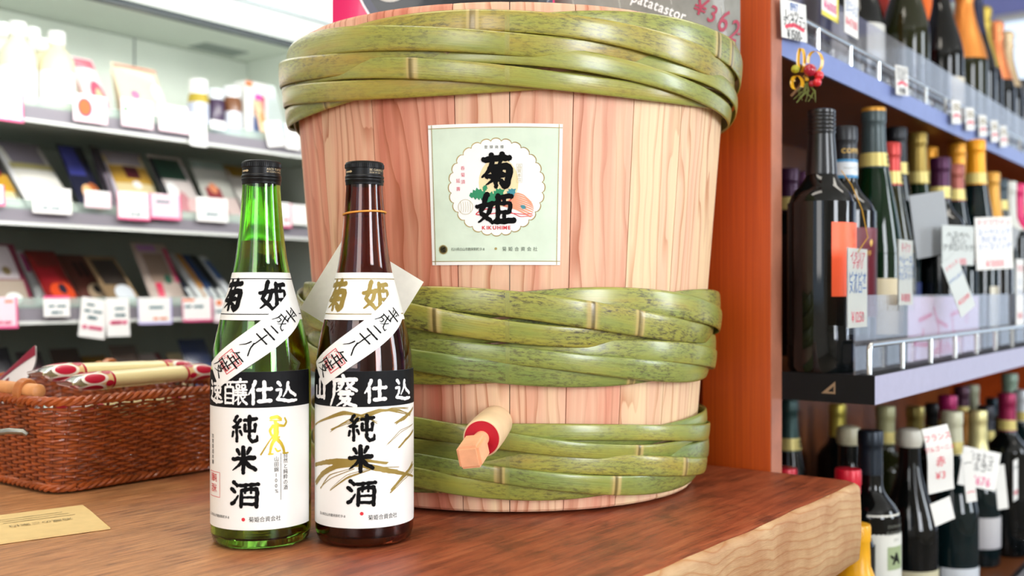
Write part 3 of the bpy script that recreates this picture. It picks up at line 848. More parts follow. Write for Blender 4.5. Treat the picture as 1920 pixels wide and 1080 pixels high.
def sake_bottle(name, label, x, y, gl, liq, fill, spec):
    t = thing(name, label, 'bottle', (x, y, 0))
    face = math.atan2(x, y)             # turned to the customer
    t.rotation_euler = (0, 0, -face)
    wall = 0.0028
    inner = [(max(r - wall, 0.0004), z) for r, z in BPS]
    mb = MB()
    prof = BPO + [(BPO[-1][0] - wall, BPO[-1][1])] + list(reversed(inner)) + [(0.030, 0.0075), (0.0004, 0.0085)]
    mb.lathe(prof, 72)
    body = mb.build('glass_body', gl, t, angle=60)
    mb = MB()
    lp_ = [(0.0004, 0.0088), (0.030, 0.0078)] + [(r - 0.0002, z) for r, z in inner if 0.0095 <= z < fill] + [(interp(BPS, fill) - wall - 0.0002, fill), (0.0004, fill)]
    mb.lathe(lp_, 72); mb.build('sake', liq, t, angle=60)
    # cap: ribbed top ring, plain band with print, lower beads
    mb = MB()
    cp = [(0.0003, 0.3025), (0.0135, 0.3025), (0.0150, 0.3018), (0.0155, 0.3005), (0.0155, 0.2972), (0.0150, 0.2968), (0.0150, 0.2915), (0.0156, 0.2908), (0.0156, 0.2895), (0.0151, 0.2889), (0.0156, 0.2882), (0.0156, 0.2868), (0.0152, 0.2862), (0.0152, 0.2842), (0.0149, 0.2838)]
    mb.lathe(cp, 72)
    for i in range(60):
        a = 2 * PI * i / 60
        M_ = Matrix.Rotation(a, 4, 'Z')
        vs = [M_ @ Vector(p) for p in ((.0154, -.0003, .2975), (.0158, 0, .2975), (.0154, .0003, .2975), (.0154, -.0003, .3003), (.0158, 0, .3003), (.0154, .0003, .3003))]
        mb.add(vs, [(0, 1, 4, 3), (1, 2, 5, 4)])
    cap = mb.build('screw_cap', m_cap, t, angle=35)
    def on(off, fixed=None):
        def f(s, z):
            r = br(z) + off
            th = s / (fixed or br(z))
            return Vector((r * math.sin(th), -r * math.cos(th), z))
        return f
    def oncap(s, z):
        r = 0.0151
        return Vector((r * math.sin(s / .015), -r * math.cos(s / .015), z))
    p = Print(); p.stroke([(-.0185, .2940, .0012), (-.0125, .2940, .0012)]); p.poly([(-.0125, .2952), (-.0105, .2940), (-.0125, .2928)])
    p.text(spec['cap'][0], .0040, .2944, .0024, 0, 0, .95); p.text(spec['cap'][1], .0040, .2926, .0016, 0, 0, 1.0)
    p.build('cap_print', m_capgold, oncap, cap, 0.002)
    # shoulder label
    sl0, sl1, fx = 0.1765, 0.2135, 0.0285
    hw = fx * spec['sw']
    mb = MB(); g = on(0.00035, fx)
    mb.grid(lambda u, v: g(spec['so'] + (u * 2 - 1) * hw, sl0 + (sl1 - sl0) * v), 40, 8)
    lab1 = mb.build('shoulder_label', m_paper, t)
    ink = spec['ink']
    p = Print(); p.rect(spec['so'] - hw * .97, sl0 + .0042, spec['so'] + hw * .97, sl0 + .0049); p.rect(spec['so'] - hw * .97, sl1 - .0053, spec['so'] + hw * .97, sl1 - .0046)
    p.build('border_lines', ink, on(0.0005, fx), lab1, 0.004)
    p = Print(); p.brush('菊', -.0272 + spec['so'] * .3, .1955, .024, 0.0, 1.35, 0.98); p.brush('姫', .0108 + spec['so'] * .3, .1950, .0235, -.05, 1.3, 1.0)
    p.build('brush_lettering', ink, on(0.0006, fx), lab1, 0.003, True)
    # main label
    def g2(off): return on(off)
    R0 = 0.0392
    so, hw2 = spec['mo'], R0 * spec['mw']
    z0, zb, z1 = 0.0165, 0.1098, 0.1372
    mb = MB(); g = g2(0.0003)
    mb.grid(lambda u, v: g(so + (u * 2 - 1) * hw2, z0 + (z1 - z0) * v), 60, 40)
    lab2 = mb.build('main_label', m_paper, t)
    p = Print(); p.rect(so - hw2, zb, so + hw2, z1); p.build('black_band', mat('label_black', '#101114', .6, spec=.2), g2(0.00045), lab2, 0.003, True)
    spec['print'](lab2, g2)
    # vintage slip stuck across the shoulder
    rm = 0.0345
    A_ = Vector((spec['sl'][0], spec['sl'][1])); B_ = Vector((spec['sl'][2], spec['sl'][3]))
    d = (B_ - A_); Ls = d.length; d.normalize(); q = Vector((-d.y, d.x))
    def slip(off):
        def f(x_, y_):            # x_ along the slip, y_ across
            pt = A_ + d * x_ + q * y_
            z = pt.y; r = br(z) + off
            th = pt.x / rm
            return Vector((r * math.sin(th), -r * math.cos(th), z))
        return f
    ww = 0.0115
    mb = MB(); g = slip(0.0012)
    mb.grid(lambda u, v: g(u * Ls, (v * 2 - 1) * ww), 40, 10)
    s_ = mb.build('vintage_slip', m_paper, t)
    p = Print()
    for ch, pos, sz, off in (('平', .010, .0135, .002), ('成', .0205, .0135, -.001), ('二', .0325, .0130, .0005), ('十', .0425, .0125, 0), ('八', .0525, .0125, -.001), ('年', .0665, .0140, .0015), ('度', .0785, .0140, -.001)):
        p.brush(ch, pos, off, sz, PI / 2, 0.85, 1.0)
    p.build('brush_lettering', m_ink, slip(0.0015), s_, 0.003, True)
    p = Print()
    c_ = .0705; h_ = .0072
    p.frame(c_ - h_, -h_, c_ + h_, h_, .0006)
    rs = random.Random(5)
    for i in range(30):
        x_ = c_ + rs.uniform(-.8, .8) * h_; y_ = rs.uniform(-.8, .8) * h_
        if rs.random() < .5: p.rect(x_ - .0011, y_ - .00022, x_ + .0011, y_ + .00022)
        else: p.rect(x_ - .00022, y_ - .0011, x_ + .00022, y_ + .0011)
    p.build('red_seal', m_red, slip(0.0014), s_, 0.003, True)
    return t

def bs(dx):                               # arc length on the label for a sideways offset in pixels of the photo
    return 0.0392 * math.asin(max(-0.97, min(0.97, dx / 92.0)))
def bz(y): return 0.198 + (HZ - y) / FPX * 0.793
m_goldfoil = mat('gold_foil', '#d9bd3f', 0.28, metal=0.75)
m_goldink = mat('gold_ink', '#97803a', 0.4, metal=0.2)

def common(p_black, p_small, cx, cxs):
    p_black.brush('純', cx, bz(805), .0215, 0, 1.42, 1.0, .5); p_black.brush('米', cx - .0005, bz(862), .0205, 0, 1.45, .95, .5); p_black.brush('酒', cx, bz(927), .0215, 0, 1.42, 1.05, .5)
    p_small.text('石川県白山市鶴来新町タ-8', cxs[0], bz(974), .0026, 0.0, 0, .86, False, 1.0)
    p_small.text('菊姫合資会社', cxs[1], bz(978), .0044, 0.0, 0, .92)

def print_green(par, g):
    p = Print()
    for ch, dx in (('速', -80), ('醸', -46), ('仕', -3), ('込', 44)): p.brush(ch, bs(dx), bz(736), .0188 if ch != '醸' else .0205, 0, 1.3 if ch != '醸' else 1.1, .98, .5)
    p.build('white_lettering', m_white, g(0.0007), par, 0.003, True)
    pb, ps = Print(), Print()
    common(pb, ps, bs(-30), (bs(-88) - .002, bs(-22)))
    ps.text('自然と純粋の酒', bs(42), bz(857), .0041, 0, 0, .95, True, 1.0)
    ps.text('山田錦100%', bs(26), bz(862), .0041, 0, 0, .95, True, 1.0)
    ps.rect(bs(33.5), bz(940), bs(34.2), bz(852))
    ps.text('加賀菊酒本舗', bs(-85), bz(822), .0036, 0.004, 0, 1.0, True, 1.12)
    pb.build('brush_lettering', m_ink, g(0.0006), par, 0.003); ps.build('small_lettering', m_ink, g(0.00055), par, 0.003)
    p = Print(); p.disc(bs(-31), bz(974), .0014); p.build('red_dot', m_red, g(0.0006), par, 0)
    p = Print(); x0, x1 = bs(-92), bs(-72); p.frame(x0, bz(937), x1, bz(889), .0004)
    p.text('純米', x1 - .0068, bz(900), .0072, 0, 0, .8, True, 1.15); p.text('醸酒', x0 + .0055, bz(900), .0072, 0, 0, .8, True, 1.15)
    p.build('red_seal', m_red, g(0.00055), par, 0.003)
    # farmer leaning on a hoe, stamped in gold foil
    p = Print(); s_ = .0212; cx, cz = bs(23), bz(817)
    for k, st in enumerate(("38,6,14 58,4,16 72,10,10", "34,12,5 74,14,5", "52,16,14 54,22,14", "60,22,10 66,26,8", "44,26,12 34,38,11 40,50,9 52,52,8", "66,26,12 84,28,10 92,18,8 86,8,7", "54,28,24 56,44,22 52,58,20", "44,58,8 66,56,8", "50,62,16 40,74,13 36,88,10 34,97,9", "30,98,7 44,98,7", "60,62,16 74,74,13 82,88,11 84,97,9", "80,98,7 98,98,7", "52,84,7 60,92,8 70,90,6", "44,52,5 24,74,5 4,98,7")):
        pts = []
        for w3 in st.split():
            x, y, w = map(float, w3.split(',')); pts.append((cx + (x - 50) / 100 * s_ * 1.05, cz + (50 - y) / 100 * s_ * 1.42, w / 100 * s_ * .85))
        p.stroke(pts, k, .2)
    p.build('gold_farmer', m_goldfoil, g(0.0006), par, 0.003)

def print_brown(par, g):
    p = Print()
    for ch, dx, sz in (('山', -80, .0185), ('廃', -38, .0235), ('仕', 19, .0185), ('込', 70, .0190)): p.brush(ch, bs(dx), bz(735), sz, 0, 1.3, .98, .5)
    p.build('white_lettering', m_white, g(0.0007), par, 0.003, True)
    pb, ps = Print(), Print()
    common(pb, ps, bs(-6), (bs(-80), bs(6)))
    pb.build('brush_lettering', m_ink, g(0.0007), par, 0.003); ps.build('small_lettering', m_ink, g(0.00055), par, 0.003)
    p = Print(); p.disc(bs(-5), bz(966), .0014); p.build('red_dot', m_red, g(0.0006), par, 0)
    # sweeping grass blades in gold ink
    p = Print(); r = random.Random(9)
    def blade(pts, w, n, sp):
        for i in range(n):
            j = [(bs(x + r.uniform(-2, 2)), bz(y + r.uniform(-sp, sp)), 0) for x, y in pts]
            m_ = len(j)
            p.stroke([(x, y, w * (0.25 + 0.75 * math.sin(PI * (0.12 + 0.8 * k / (m_ - 1)))) * r.uniform(.4, 1.1)) for k, (x, y, _) in enumerate(j)], i, .3)
    blade([(-92, 806), (-70, 790), (-35, 776), (0, 785), (22, 796)], .0014, 4, 3)
    blade([(-60, 812), (-25, 790), (25, 772), (60, 776), (84, 786)], .0012, 4, 4)
    blade([(-30, 800), (10, 780), (50, 772), (80, 774)], .0009, 3, 3)
    blade([(56, 800), (70, 790), (90, 776)], .0020, 3, 3)
    blade([(62, 850), (74, 834), (90, 822)], .0018, 3, 4)
    blade([(40, 838), (66, 815), (90, 805)], .0008, 2, 2)
    blade([(-92, 884), (-60, 872), (-15, 872), (35, 884), (88, 908)], .0042, 3, 2.5)
    blade([(-92, 882), (-50, 866), (0, 866), (40, 874)], .0020, 3, 2)
    blade([(-88, 918), (-76, 898), (-50, 880), (-10, 874)], .0034, 3, 3)
    blade([(-80, 924), (-60, 898), (-20, 880)], .0014, 2, 3)
    blade([(-60, 925), (-30, 896), (20, 878), (60, 886)], .0010, 3, 3)
    blade([(50, 924), (68, 904), (88, 884)], .0040, 3, 3)
    blade([(46, 928), (70, 910), (90, 894)], .0014, 2, 3)
    p.build('gold_grass', m_goldink, g(0.0005), par, 0.003)

B1 = (-0.2005, 0.832); B2 = (-0.1188, 0.838)
sake_bottle('sake_bottle', 'green glass sake bottle with white label, black band and gold farmer figure', *B1, m_ggreen, m_sake, 0.2385,
            dict(cap=('ABCD TUFF BOTT', 'BE CAREFUL OPENING'), sw=1.45, so=-.001, ink=m_ink, mo=-.012, mw=1.50, sl=(.0335, .1875, -.0375, .1338), print=print_green))
b2 = sake_bottle('sake_bottle', 'brown glass sake bottle with gold grass on its label and rubber band on neck', *B2, m_gbrown, m_sake2, 0.2345,
            dict(cap=('BE CAREFUL FOR THE', 'EDGE OF CAP'), sw=1.45, so=0.0, ink=m_goldink, mo=0.0, mw=1.52, sl=(.0335, .1875, -.0375, .1338), print=print_brown))
# rubber band round the neck, and the square card it holds behind the bottle
rb = MB()
rb.tube([((.0170) * math.cos(2 * PI * i / 40), .0170 * math.sin(2 * PI * i / 40), .2612 + .0014 * math.sin(2 * PI * i / 40 + 2.2)) for i in range(40)], .00075, 6, closed=True)
o = rb.build('rubber_band', mat('orange_rubber', '#e39a3c', .5), None, loc=(B2[0], B2[1], 0))
tag(o, 'thin orange rubber band round the neck of the brown sake bottle', 'rubber band')
cw = 0.0775; ch_ = 0.0740
mb = MB()
mb.box(-cw / 2, cw / 2, -.0005, .0005, -ch_ / 2, ch_ / 2)
card = mb.build('blank_card', mat('cream_card', '#fbf8ea', .7, var=.03, vscale=200), None, smooth=False)
card.location = (-0.1275, 0.8835, 0.1955); card.rotation_euler = (math.radians(-2), math.radians(31.5), 0)
tag(card, 'blank cream square card turned on its corner behind brown sake bottle', 'card')

# ---------------------------------------------------------------- wicker basket with pastry sticks
m_wick = mat('wicker_brown', '#9f4c1c', 0.45, var=0.35, vscale=60, coat=0.25)
m_wick2 = mat('wicker_dark', '#7d3a1c', 0.5, var=0.3, vscale=60, coat=0.1)
BC = (-0.443, 1.0107)           # nearest bottom corner
basket = thing('wicker_basket', 'reddish brown woven wicker basket with dowel handles on the counter', 'basket', (BC[0], BC[1], 0), ANG)
BL, BW, BH = 0.215, 0.33, 0.092    # length along a, width away from the corner, height
def rrect(e, rc, n):
    """points round a rounded rectangle grown outwards by e"""
    x0, x1, y0, y1 = -e, BL + e, -e, BW + e
    rc = rc + e
    segs = []
    L1, L2 = (x1 - x0 - 2 * rc), (y1 - y0 - 2 * rc); C = PI * rc / 2
    tot = 2 * L1 + 2 * L2 + 4 * C
    out = []
    for i in range(n):
        s = tot * i / n
        for (ln, kind, px, py, ax) in ((L1, 0, x0 + rc, y0, 0), (C, 1, x1 - rc, y0 + rc, -90), (L2, 0, x1, y0 + rc, 90), (C, 1, x1 - rc, y1 - rc, 0), (L1, 0, x1 - rc, y1, 180), (C, 1, x0 + rc, y1 - rc, 90), (L2, 0, x0, y1 - rc, 270), (C, 1, x0 + rc, y0 + rc, 180)):
            if s <= ln:
                if kind == 0:
                    a = math.radians(ax); out.append((px + math.cos(a) * s, py + math.sin(a) * s, math.sin(a), -math.cos(a)))
                else:
                    a = math.radians(ax) + s / rc; out.append((px + rc * math.cos(a), py + rc * math.sin(a), math.cos(a), math.sin(a)))
                break
            s -= ln
    return out
NSK = 84
def flare(z): return -0.004 + 0.016 * (z / BH) ** 1.2
weave = MB()
rows = 25
for k in range(rows):
    z = 0.010 + (BH - 0.018) * k / (rows - 1)
    base = rrect(flare(z), 0.022, NSK * 4)
    pts = []
    for i, (x, y, nx, ny) in enumerate(base):
        w = 0.0019 * math.cos(PI * i / 4 * 1.0 + (PI if k % 2 else 0))
        pts.append((x + nx * w, y + ny * w, z + 0.0006 * math.sin(i * 0.7 + k)))
    weave.tube(pts, 0.00150, 6, closed=True)
stuff(weave.build('woven_wall', m_wick, basket))
stk = MB()
b0 = [rrect(flare(z), 0.022, NSK) for z in (0.004, 0.03, 0.06, BH - .004)]
for i in range(NSK):
    stk.tube([(b[i][0], b[i][1], z) for b, z in zip(b0, (0.004, 0.03, 0.06, BH - .004))], 0.0016, 5)
stuff(stk.build('stakes', m_wick2, basket))
for nm, z, e, rr_, tw in (('braided_rim', BH, flare(BH) + .001, .0042, 42), ('braided_foot', .0058, .0005, .0034, 40)):
    mb = MB(); nP = 420
    base = rrect(e, 0.022, nP)
    for s in range(3):
        pts = []
        for i, (x, y, nx, ny) in enumerate(base):
            a = 2 * PI * (tw * i / nP + s / 3)
            pts.append((x + nx * rr_ * .62 * math.cos(a), y + ny * rr_ * .62 * math.cos(a), z + rr_ * .62 * math.sin(a)))
        mb.tube(pts, rr_ * .62, 6, closed=True)
    mb.build(nm, m_wick, basket)
mb = MB(); mb.box(.004, BL - .004, .004, BW - .004, .002, .006); mb.build('bottom', m_wick2, basket, smooth=False)
m_dowel = mat('dowel_wood', '#c98a54', .45, var=.2, vscale=50)
m_loop = mat('rattan_loop', '#a9642f', .4, coat=.3)
for nm, x0 in (('handle', -0.006), ('handle', BL + 0.004)):
    y0 = 0.020 if x0 < 0 else 0.012
    mb = MB(); mb.tube([(x0, y0, BH + .009), (x0, y0 + .0012, BH + .009), (x0, .3 - y0, BH + .009), (x0, .3 - y0 + .001, BH + .009)], [.0060, .0072, .0072, .0062], 16)
    h = mb.build(nm, m_dowel, basket, angle=50)
    for yy in (y0 + .026, .3 - y0 - .026):
        mb = MB()
        for dy in (-.004, 0, .004):
            mb.tube([(x0 + .0092 * math.cos(2 * PI * i / 18), yy + dy, BH + .006 + .0125 * math.sin(2 * PI * i / 18)) for i in range(18)], .0024, 6, closed=True)
        mb.build('rattan_loop', m_loop, h)

# pastry sticks in printed film
m_film = mat('cream_film', '#f4e7ae', .3, coat=.4)
m_crim = mat('film_crimson', '#bb1237', .3, coat=.3)
m_tan = mat('film_tan', '#eac98f', .3, coat=.3)
m_filmw = mat('film_white', '#f7f0e2', .3, coat=.3)
m_clear = mat('clear_film', '#eeeae6', .12, trans=.92, ior=1.12)
def stick(label, p0, p1, wid, th, seed):
    p0, p1 = Vector(p0), Vector(p1)
    t = thing('pastry_stick', label, 'packaged pastry', tuple(p0))
    d = (p1 - p0); Ls = d.length; d.normalize()
    t.rotation_mode = 'QUATERNION'; t.rotation_quaternion = d.to_track_quat('X', 'Z')
    def prof(u):
        e = min(u, 1 - u) * Ls
        return 1 - 0.72 * math.exp(-(e / .012) ** 1.5)
    def surf(off):
        def f(x, s):               # x along the stick, s = angle round it
            k = prof(x / Ls)
            wv = 1 + .03 * math.sin(x * 160 + seed) * (0.4 if k > .8 else 1)
            return Vector((x, (wid / 2 * (1 + .25 * (1 - k)) + off) * math.cos(s) * wv, (th / 2 * k + off) * math.sin(s) * wv + th / 2))
        return f
    mb = MB(); f = surf(0); e0 = .016
    mb.grid(lambda u, v: f(e0 + (Ls - 2 * e0) * v, -2 * PI * u), 24, 36, closed_u=True)
    fl = mb.build('film', m_film, t)
    for a0, a1 in ((0.0, e0), (Ls - e0, Ls)):
        mb = MB(); mb.grid(lambda u, v: f(a0 + (a1 - a0) * v, -2 * PI * u), 24, 6, closed_u=True); mb.build('clear_end', m_clear, t)
    # scalloped flower borders near both ends, on the visible (near) side
    for xe, sg in ((e0, 1), (Ls - e0, -1)):
        pr = Print()
        for i in range(18): pr.add([(xe, 0.1 + i * .207), (xe + sg * .030, 0.1 + i * .207), (xe + sg * .030, .1 + (i + 1) * .207), (xe, .1 + (i + 1) * .207)], [(0, 1, 2, 3)])
        pr.build('tan_border', m_tan, lambda x, y: surf(.0003)(x, y + 0.9), t, .006)
        pr = Print(); pr2 = Print()
        for i in range(3):
            c = .45 + i * 1.35
            pr2.discm(xe + sg * .009, c, .0155, 24, .74); pr.discm(xe + sg * .009, c, .0118, 24, .56)
        for i in range(3): pr.discm(xe + sg * .0255, 1.12 + i * 1.35, .0045, 16, .34)
        pr2.build('white_scallop', m_filmw, lambda x, y: surf(.0005)(x, y + 0.9), t, .004)
        pr.build('crimson_flower', m_crim, lambda x, y: surf(.0007)(x, y + 0.9), t, .004)
        pr = Print()
        for i in range(16): pr.add([(xe + sg * .030, .1 + i * .23), (xe + sg * .0325, .1 + i * .23), (xe + sg * .0325, .33 + i * .23), (xe + sg * .030, .33 + i * .23)], [(0, 1, 2, 3)])
        pr.build('crimson_edge', m_crim, lambda x, y: surf(.0006)(x, y + 0.9), t, .003)
    return t
def LB(x, y, z):       # a point in basket coordinates
    c, s = UX, UY
    return (BC[0] + x * c - y * s, BC[1] + x * s + y * c, z)
stick('cream pastry stick with crimson flower print lying along the front rim of basket', LB(.016, .012, .0985), LB(.203, .022, .1000), .026, .018, 1)
stick('cream pastry stick with tan and crimson ends behind the front one in basket', LB(.010, .058, .106), LB(.205, .062, .101), .028, .019, 2)
stick('cream pastry stick lying under the two upper ones inside the basket', LB(.020, .035, .060), LB(.200, .038, .060), .030, .022, 3)
stick('cream pastry stick on the basket floor beside the dowel handle', LB(.020, .080, .062), LB(.200, .082, .062), .030, .022, 4)

# snack bag standing in the far half of the basket, one corner in the air
bag = thing('snack_bag', 'white and crimson snack bag corner sticking up out of the wicker basket', 'bag', (-0.5185, 1.133, 0.140))
m_bagw = mat('bag_white', '#e9e2e0', .35, coat=.3); m_bagr = mat('bag_crimson', '#8f1734', .35, coat=.3)
E1, E2 = Vector((-.105, .079, -.068)), Vector((-.024, -.012, -.058))
NB = E1.cross(E2).normalized()
if NB.y > 0: NB = -NB
def bagf(off, sg):
    def f(u, v):
        bul = .012 * (math.sin(PI * min(1, max(0, u))) ** .7) * (math.sin(PI * min(1, max(0, v))) ** .6)
        p = E1 * u + E2 * v * (1 - .12 * math.sin(PI * v)) + Vector((.010 * math.sin(PI * v), 0, 0)) * (1 - u)
        return p + NB * (sg * bul * .5 + off)
    return f
mb = MB()
for sg in (1, -1): mb.grid(bagf(0.0006 * sg, sg), 12, 12)
mb.build('bag_body', m_bagw, bag)
ff = bagf(.0014, 1)
mb = MB(); mb.grid(lambda u, v: ff(u, .0 + .20 * v), 10, 4); mb.build('crimson_top', m_bagr, bag)
mb = MB(); mb.grid(lambda u, v: ff(.30 + .5 * u, .34 + .4 * v), 6, 6); mb.build('crimson_patch', m_bagr, bag)

# small metal clip at the edge of the basket
mb = MB(); q = [(0, 0, 0), (.012, 0, .0015), (.026, 0, .001), (.030, 0, -.002)]
mb.tube([F(.0, .0) + Vector(p_) for p_ in q], [.0028, .0032, .0030, .0022], 10)
o = mb.build('metal_clip', mat('dull_steel', '#8f9088', .35, metal=.9), None)
o.location = (-.5015, 1.012, .0615)
tag(o, 'small dull metal clip poking from the basket side', 'clip')

# envelope on the counter
ev = thing('envelope', 'buff paper envelope with faint print lying on the counter before the basket', 'envelope', (-0.43, 0.89, 0.0), 0)
m_buff = mat('buff_paper', '#e2c486', .7, var=.05, vscale=80)
mb = MB()
cor = [(-.0985, -.0355), (-.037, -.1284), (.095, -.0224), (.0335, .0705)]
P4 = [Vector((*c, 0)) for c in cor]
def quad(u, v, z): 
    p = (P4[0] * (1 - u) + P4[1] * u) * (1 - v) + (P4[3] * (1 - u) + P4[2] * u) * v
    return Vector((p.x, p.y, z))
mb.grid(lambda u, v: quad(u, v, .0017 + .0005 * math.sin(u * 5)), 12, 8)
mb.grid(lambda u, v: quad(1 - u, v, .0005), 12, 8)
vs = [quad(u, v, z) for z in (.0005, .0017) for u, v in ((0, 0), (1, 0), (1, 1), (0, 1))]
mb.add(vs, [(0, 1, 5, 4), (1, 2, 6, 5), (2, 3, 7, 6), (3, 0, 4, 7)])
body = mb.build('paper', m_buff, ev, smooth=False)
m_faint = mat('faint_print', '#8d7f5a', .7)
p = Print()
def enve(x, y): return Vector((x, y, .0026))
r_ = math.radians(38.8 + 180)
p.text('酒蔵のご案内', .048, .012, .0085, 0.005, r_, 1.0)
for i, y_ in enumerate((.0135, .0185, .0235)): p.stroke([(.045 - i * .008, .012 + y_, .0012), (.000 - i * .006, y_ - .024, .0012)], i, .9)
p.stroke([(-.005, -.035, .003), (-.035, -.058, .003)], 3, 1.2); p.stroke([(.01, -.055, .0006), (-.035, -.095, .0006)], 4)
p.build('faint_lettering', m_faint, enve, body, 0)

# ---------------------------------------------------------------- wine shelving
SA0, SA1, SBK = 1.1335, 2.95, -0.75
ZU, ZM, ZL = 0.497, 0.107, -0.277
m_orange_wood, N, L, P = nodemat('orange_stained_panel')
tc = N.new('ShaderNodeTexCoord').outputs['Object']
g = noise_node(N, L, map_node(N, L, tc, (6, 240, 3)), 1.5, 4, .6)
L.new(ramp_node(N, L, g, [(.3, lin('#a53c06')), (.7, lin('#c4510f'))]), P.inputs['Base Color']); P.inputs['Roughness'].default_value = .42
m_litedge = mat('panel_edge_lit', '#b5765c', .45, var=.2, vscale=25)  # same finish as the panel, paled by the light painted on its end
m_brown = mat('shelf_brown_veneer', '#6e3a12', .4, var=.3, vscale=12)
m_fascia = mat('shelf_fascia_daylit_grey', '#a9a6bd', .4, var=.05, vscale=60)  # lavender cast of the window daylight mixed into the fascia colour
m_fascia2 = mat('shelf_fascia_daylit_blue', '#7d8cbe', .4, var=.05, vscale=60)  # upper fascia, with a deeper blue daylight cast in its colour
m_black = mat('shelf_black_edge', '#0d0d0f', .6, spec=.25)
m_steel = mat('polished_steel', '#d6d8d6', .26, metal=1.0)
m_acr = bpy.data.materials.new('clear_acrylic'); m_acr.use_nodes = True
nt = m_acr.node_tree; N, L = nt.nodes, nt.links
N.remove(N['Principled BSDF'])
tr = N.new('ShaderNodeBsdfTransparent'); tr.inputs[0].default_value = (.90, .91, .95, 1)
gl = N.new('ShaderNodeBsdfGlossy'); gl.inputs['Roughness'].default_value = .06
df = N.new('ShaderNodeBsdfDiffuse'); df.inputs[0].default_value = (.85, .85, .9, 1)
fr = N.new('ShaderNodeFresnel'); ge = N.new('ShaderNodeNewGeometry')
L.new(math_node(N, L, 'MULTIPLY_ADD', ge.outputs['Backfacing'], -0.8333, 1.5), fr.inputs[0])
mx = N.new('ShaderNodeMixShader'); L.new(math_node(N, L, 'MULTIPLY_ADD', fr.outputs[0], 0.8, 0.02), mx.inputs[0]); L.new(tr.outputs[0], mx.inputs[1]); L.new(gl.outputs[0], mx.inputs[2])
m2 = N.new('ShaderNodeMixShader'); m2.inputs[0].default_value = .05; L.new(mx.outputs[0], m2.inputs[1]); L.new(df.outputs[0], m2.inputs[2])
L.new(m2.outputs[0], N['Material Output'].inputs[0])

shelf = thing('wine_shelving', 'tall wine shelving with orange wooden end panel, daylight-tinted shelf edges and steel rails', 'shelves', (0, 0, 0), ANG)
def part(name, m, *box, bev=0.0, parent=None):
    mb = MB(); mb.box(*box, bev=bev)
    return mb.build(name, m, parent or shelf, smooth=bool(bev))
stile = MB(); stile.box(1.103, SA0, .472, .556, ZF, 1.25, 0, bev=.0015)
st = stile.build('end_panel', [m_orange_wood], shelf)
mb = MB(); mb.box(1.1038, SA0 - .0008, .4712, .4722, ZF, 1.25); mb.build('lit_panel_edge', m_litedge, st, smooth=False)  # thin added sheet that carries the lit tone of the panel end
part('side_panel', m_orange_wood, SA0, SA0 + .012, .556, -SBK, ZF, 1.25)
part('back_panel', m_brown, SA0, SA1, -SBK, -SBK + .012, ZF, ZU)
part('upper_back_panel', mat('grey_back_panel', '#6d6a78', .6), SA0, SA1, -SBK, -SBK + .012, ZU, 1.25)
part('far_panel', m_orange_wood, SA1, SA1 + .03, .472, -SBK, ZF, ZU)
for nm, z0, z1, bf in (('shelf_board', ZU - .028, ZU, -.472), ('shelf_board', ZM - .031, ZM, -.366), ('shelf_board', ZL - .03, ZL, -.285)):
    bd = part(nm, m_brown, SA0 + .0005, SA1, -bf + .004, -SBK, z0, z1)
    part('shelf_fascia', m_fascia2 if z1 > .3 else m_fascia, SA0 + .0005, SA1, -bf, -bf + .004, z0, z1, parent=bd)
    if bf > -.4:
        part('black_top', m_black, SA0 + .0005, SA1, -bf + .0005, -bf + .10, z1, z1 + .0006, parent=bd)
        part('black_end', m_black, SA0 - .0008, SA0 + .0005, -bf, .472, z0, z1 + .0006, parent=bd)
        q = MB(); c = (-bf + .047, (z0 + z1) / 2)
        tri = [(c[0] + .012, c[1] - .006), (c[0] - .004, c[1] - .006), (c[0] - .004, c[1] + .008)]
        inn = [(c[0] + .0045, c[1] - .0038), (c[0] - .002, c[1] - .0038), (c[0] - .002, c[1] + .0025)]
        vs = [(SA0 - .0010, y, z) for y, z in tri + inn]
        q.add(vs, [(0, 1, 4, 3), (1, 2, 5, 4), (2, 0, 3, 5)]); q.build('triangle_mark', mat('mark_brown', '#8c7358', .5), bd, smooth=False)
    rl = MB()
    zr = z1 + .033; yb = -bf + .010
    ra0 = SA0 + (.02 if bf < -.4 else .012)
    rl.tube([(ra0, yb, z1)] + [(ra0 + .006 * (1 - math.cos(t)), yb, zr - .006 + .006 * math.sin(t)) for t in (0, .5, 1.0, 1.57)] + [(SA1 - .01, yb, zr)], .0032, 10)
    rail = rl.build('steel_rail', m_steel, bd)
    a = ra0 + .118
    while a < SA1 - .05:
        q = MB(); q.tube([(a, yb, z1), (a, yb, zr)], .0030, 8); q.build('rail_post', m_steel, rail); a += .118
    ya = -bf + .020
    for (x0, x1) in ((ra0 - .015 if bf > -.4 else SA0 + .02, SA0 + .60), (SA0 + .604, SA0 + 1.20), (SA0 + 1.204, SA1 - .02)):
        hgt = .088
        part('acrylic_guard', m_acr, x0, x1, ya, ya + .002, z1, z1 + hgt, parent=bd)

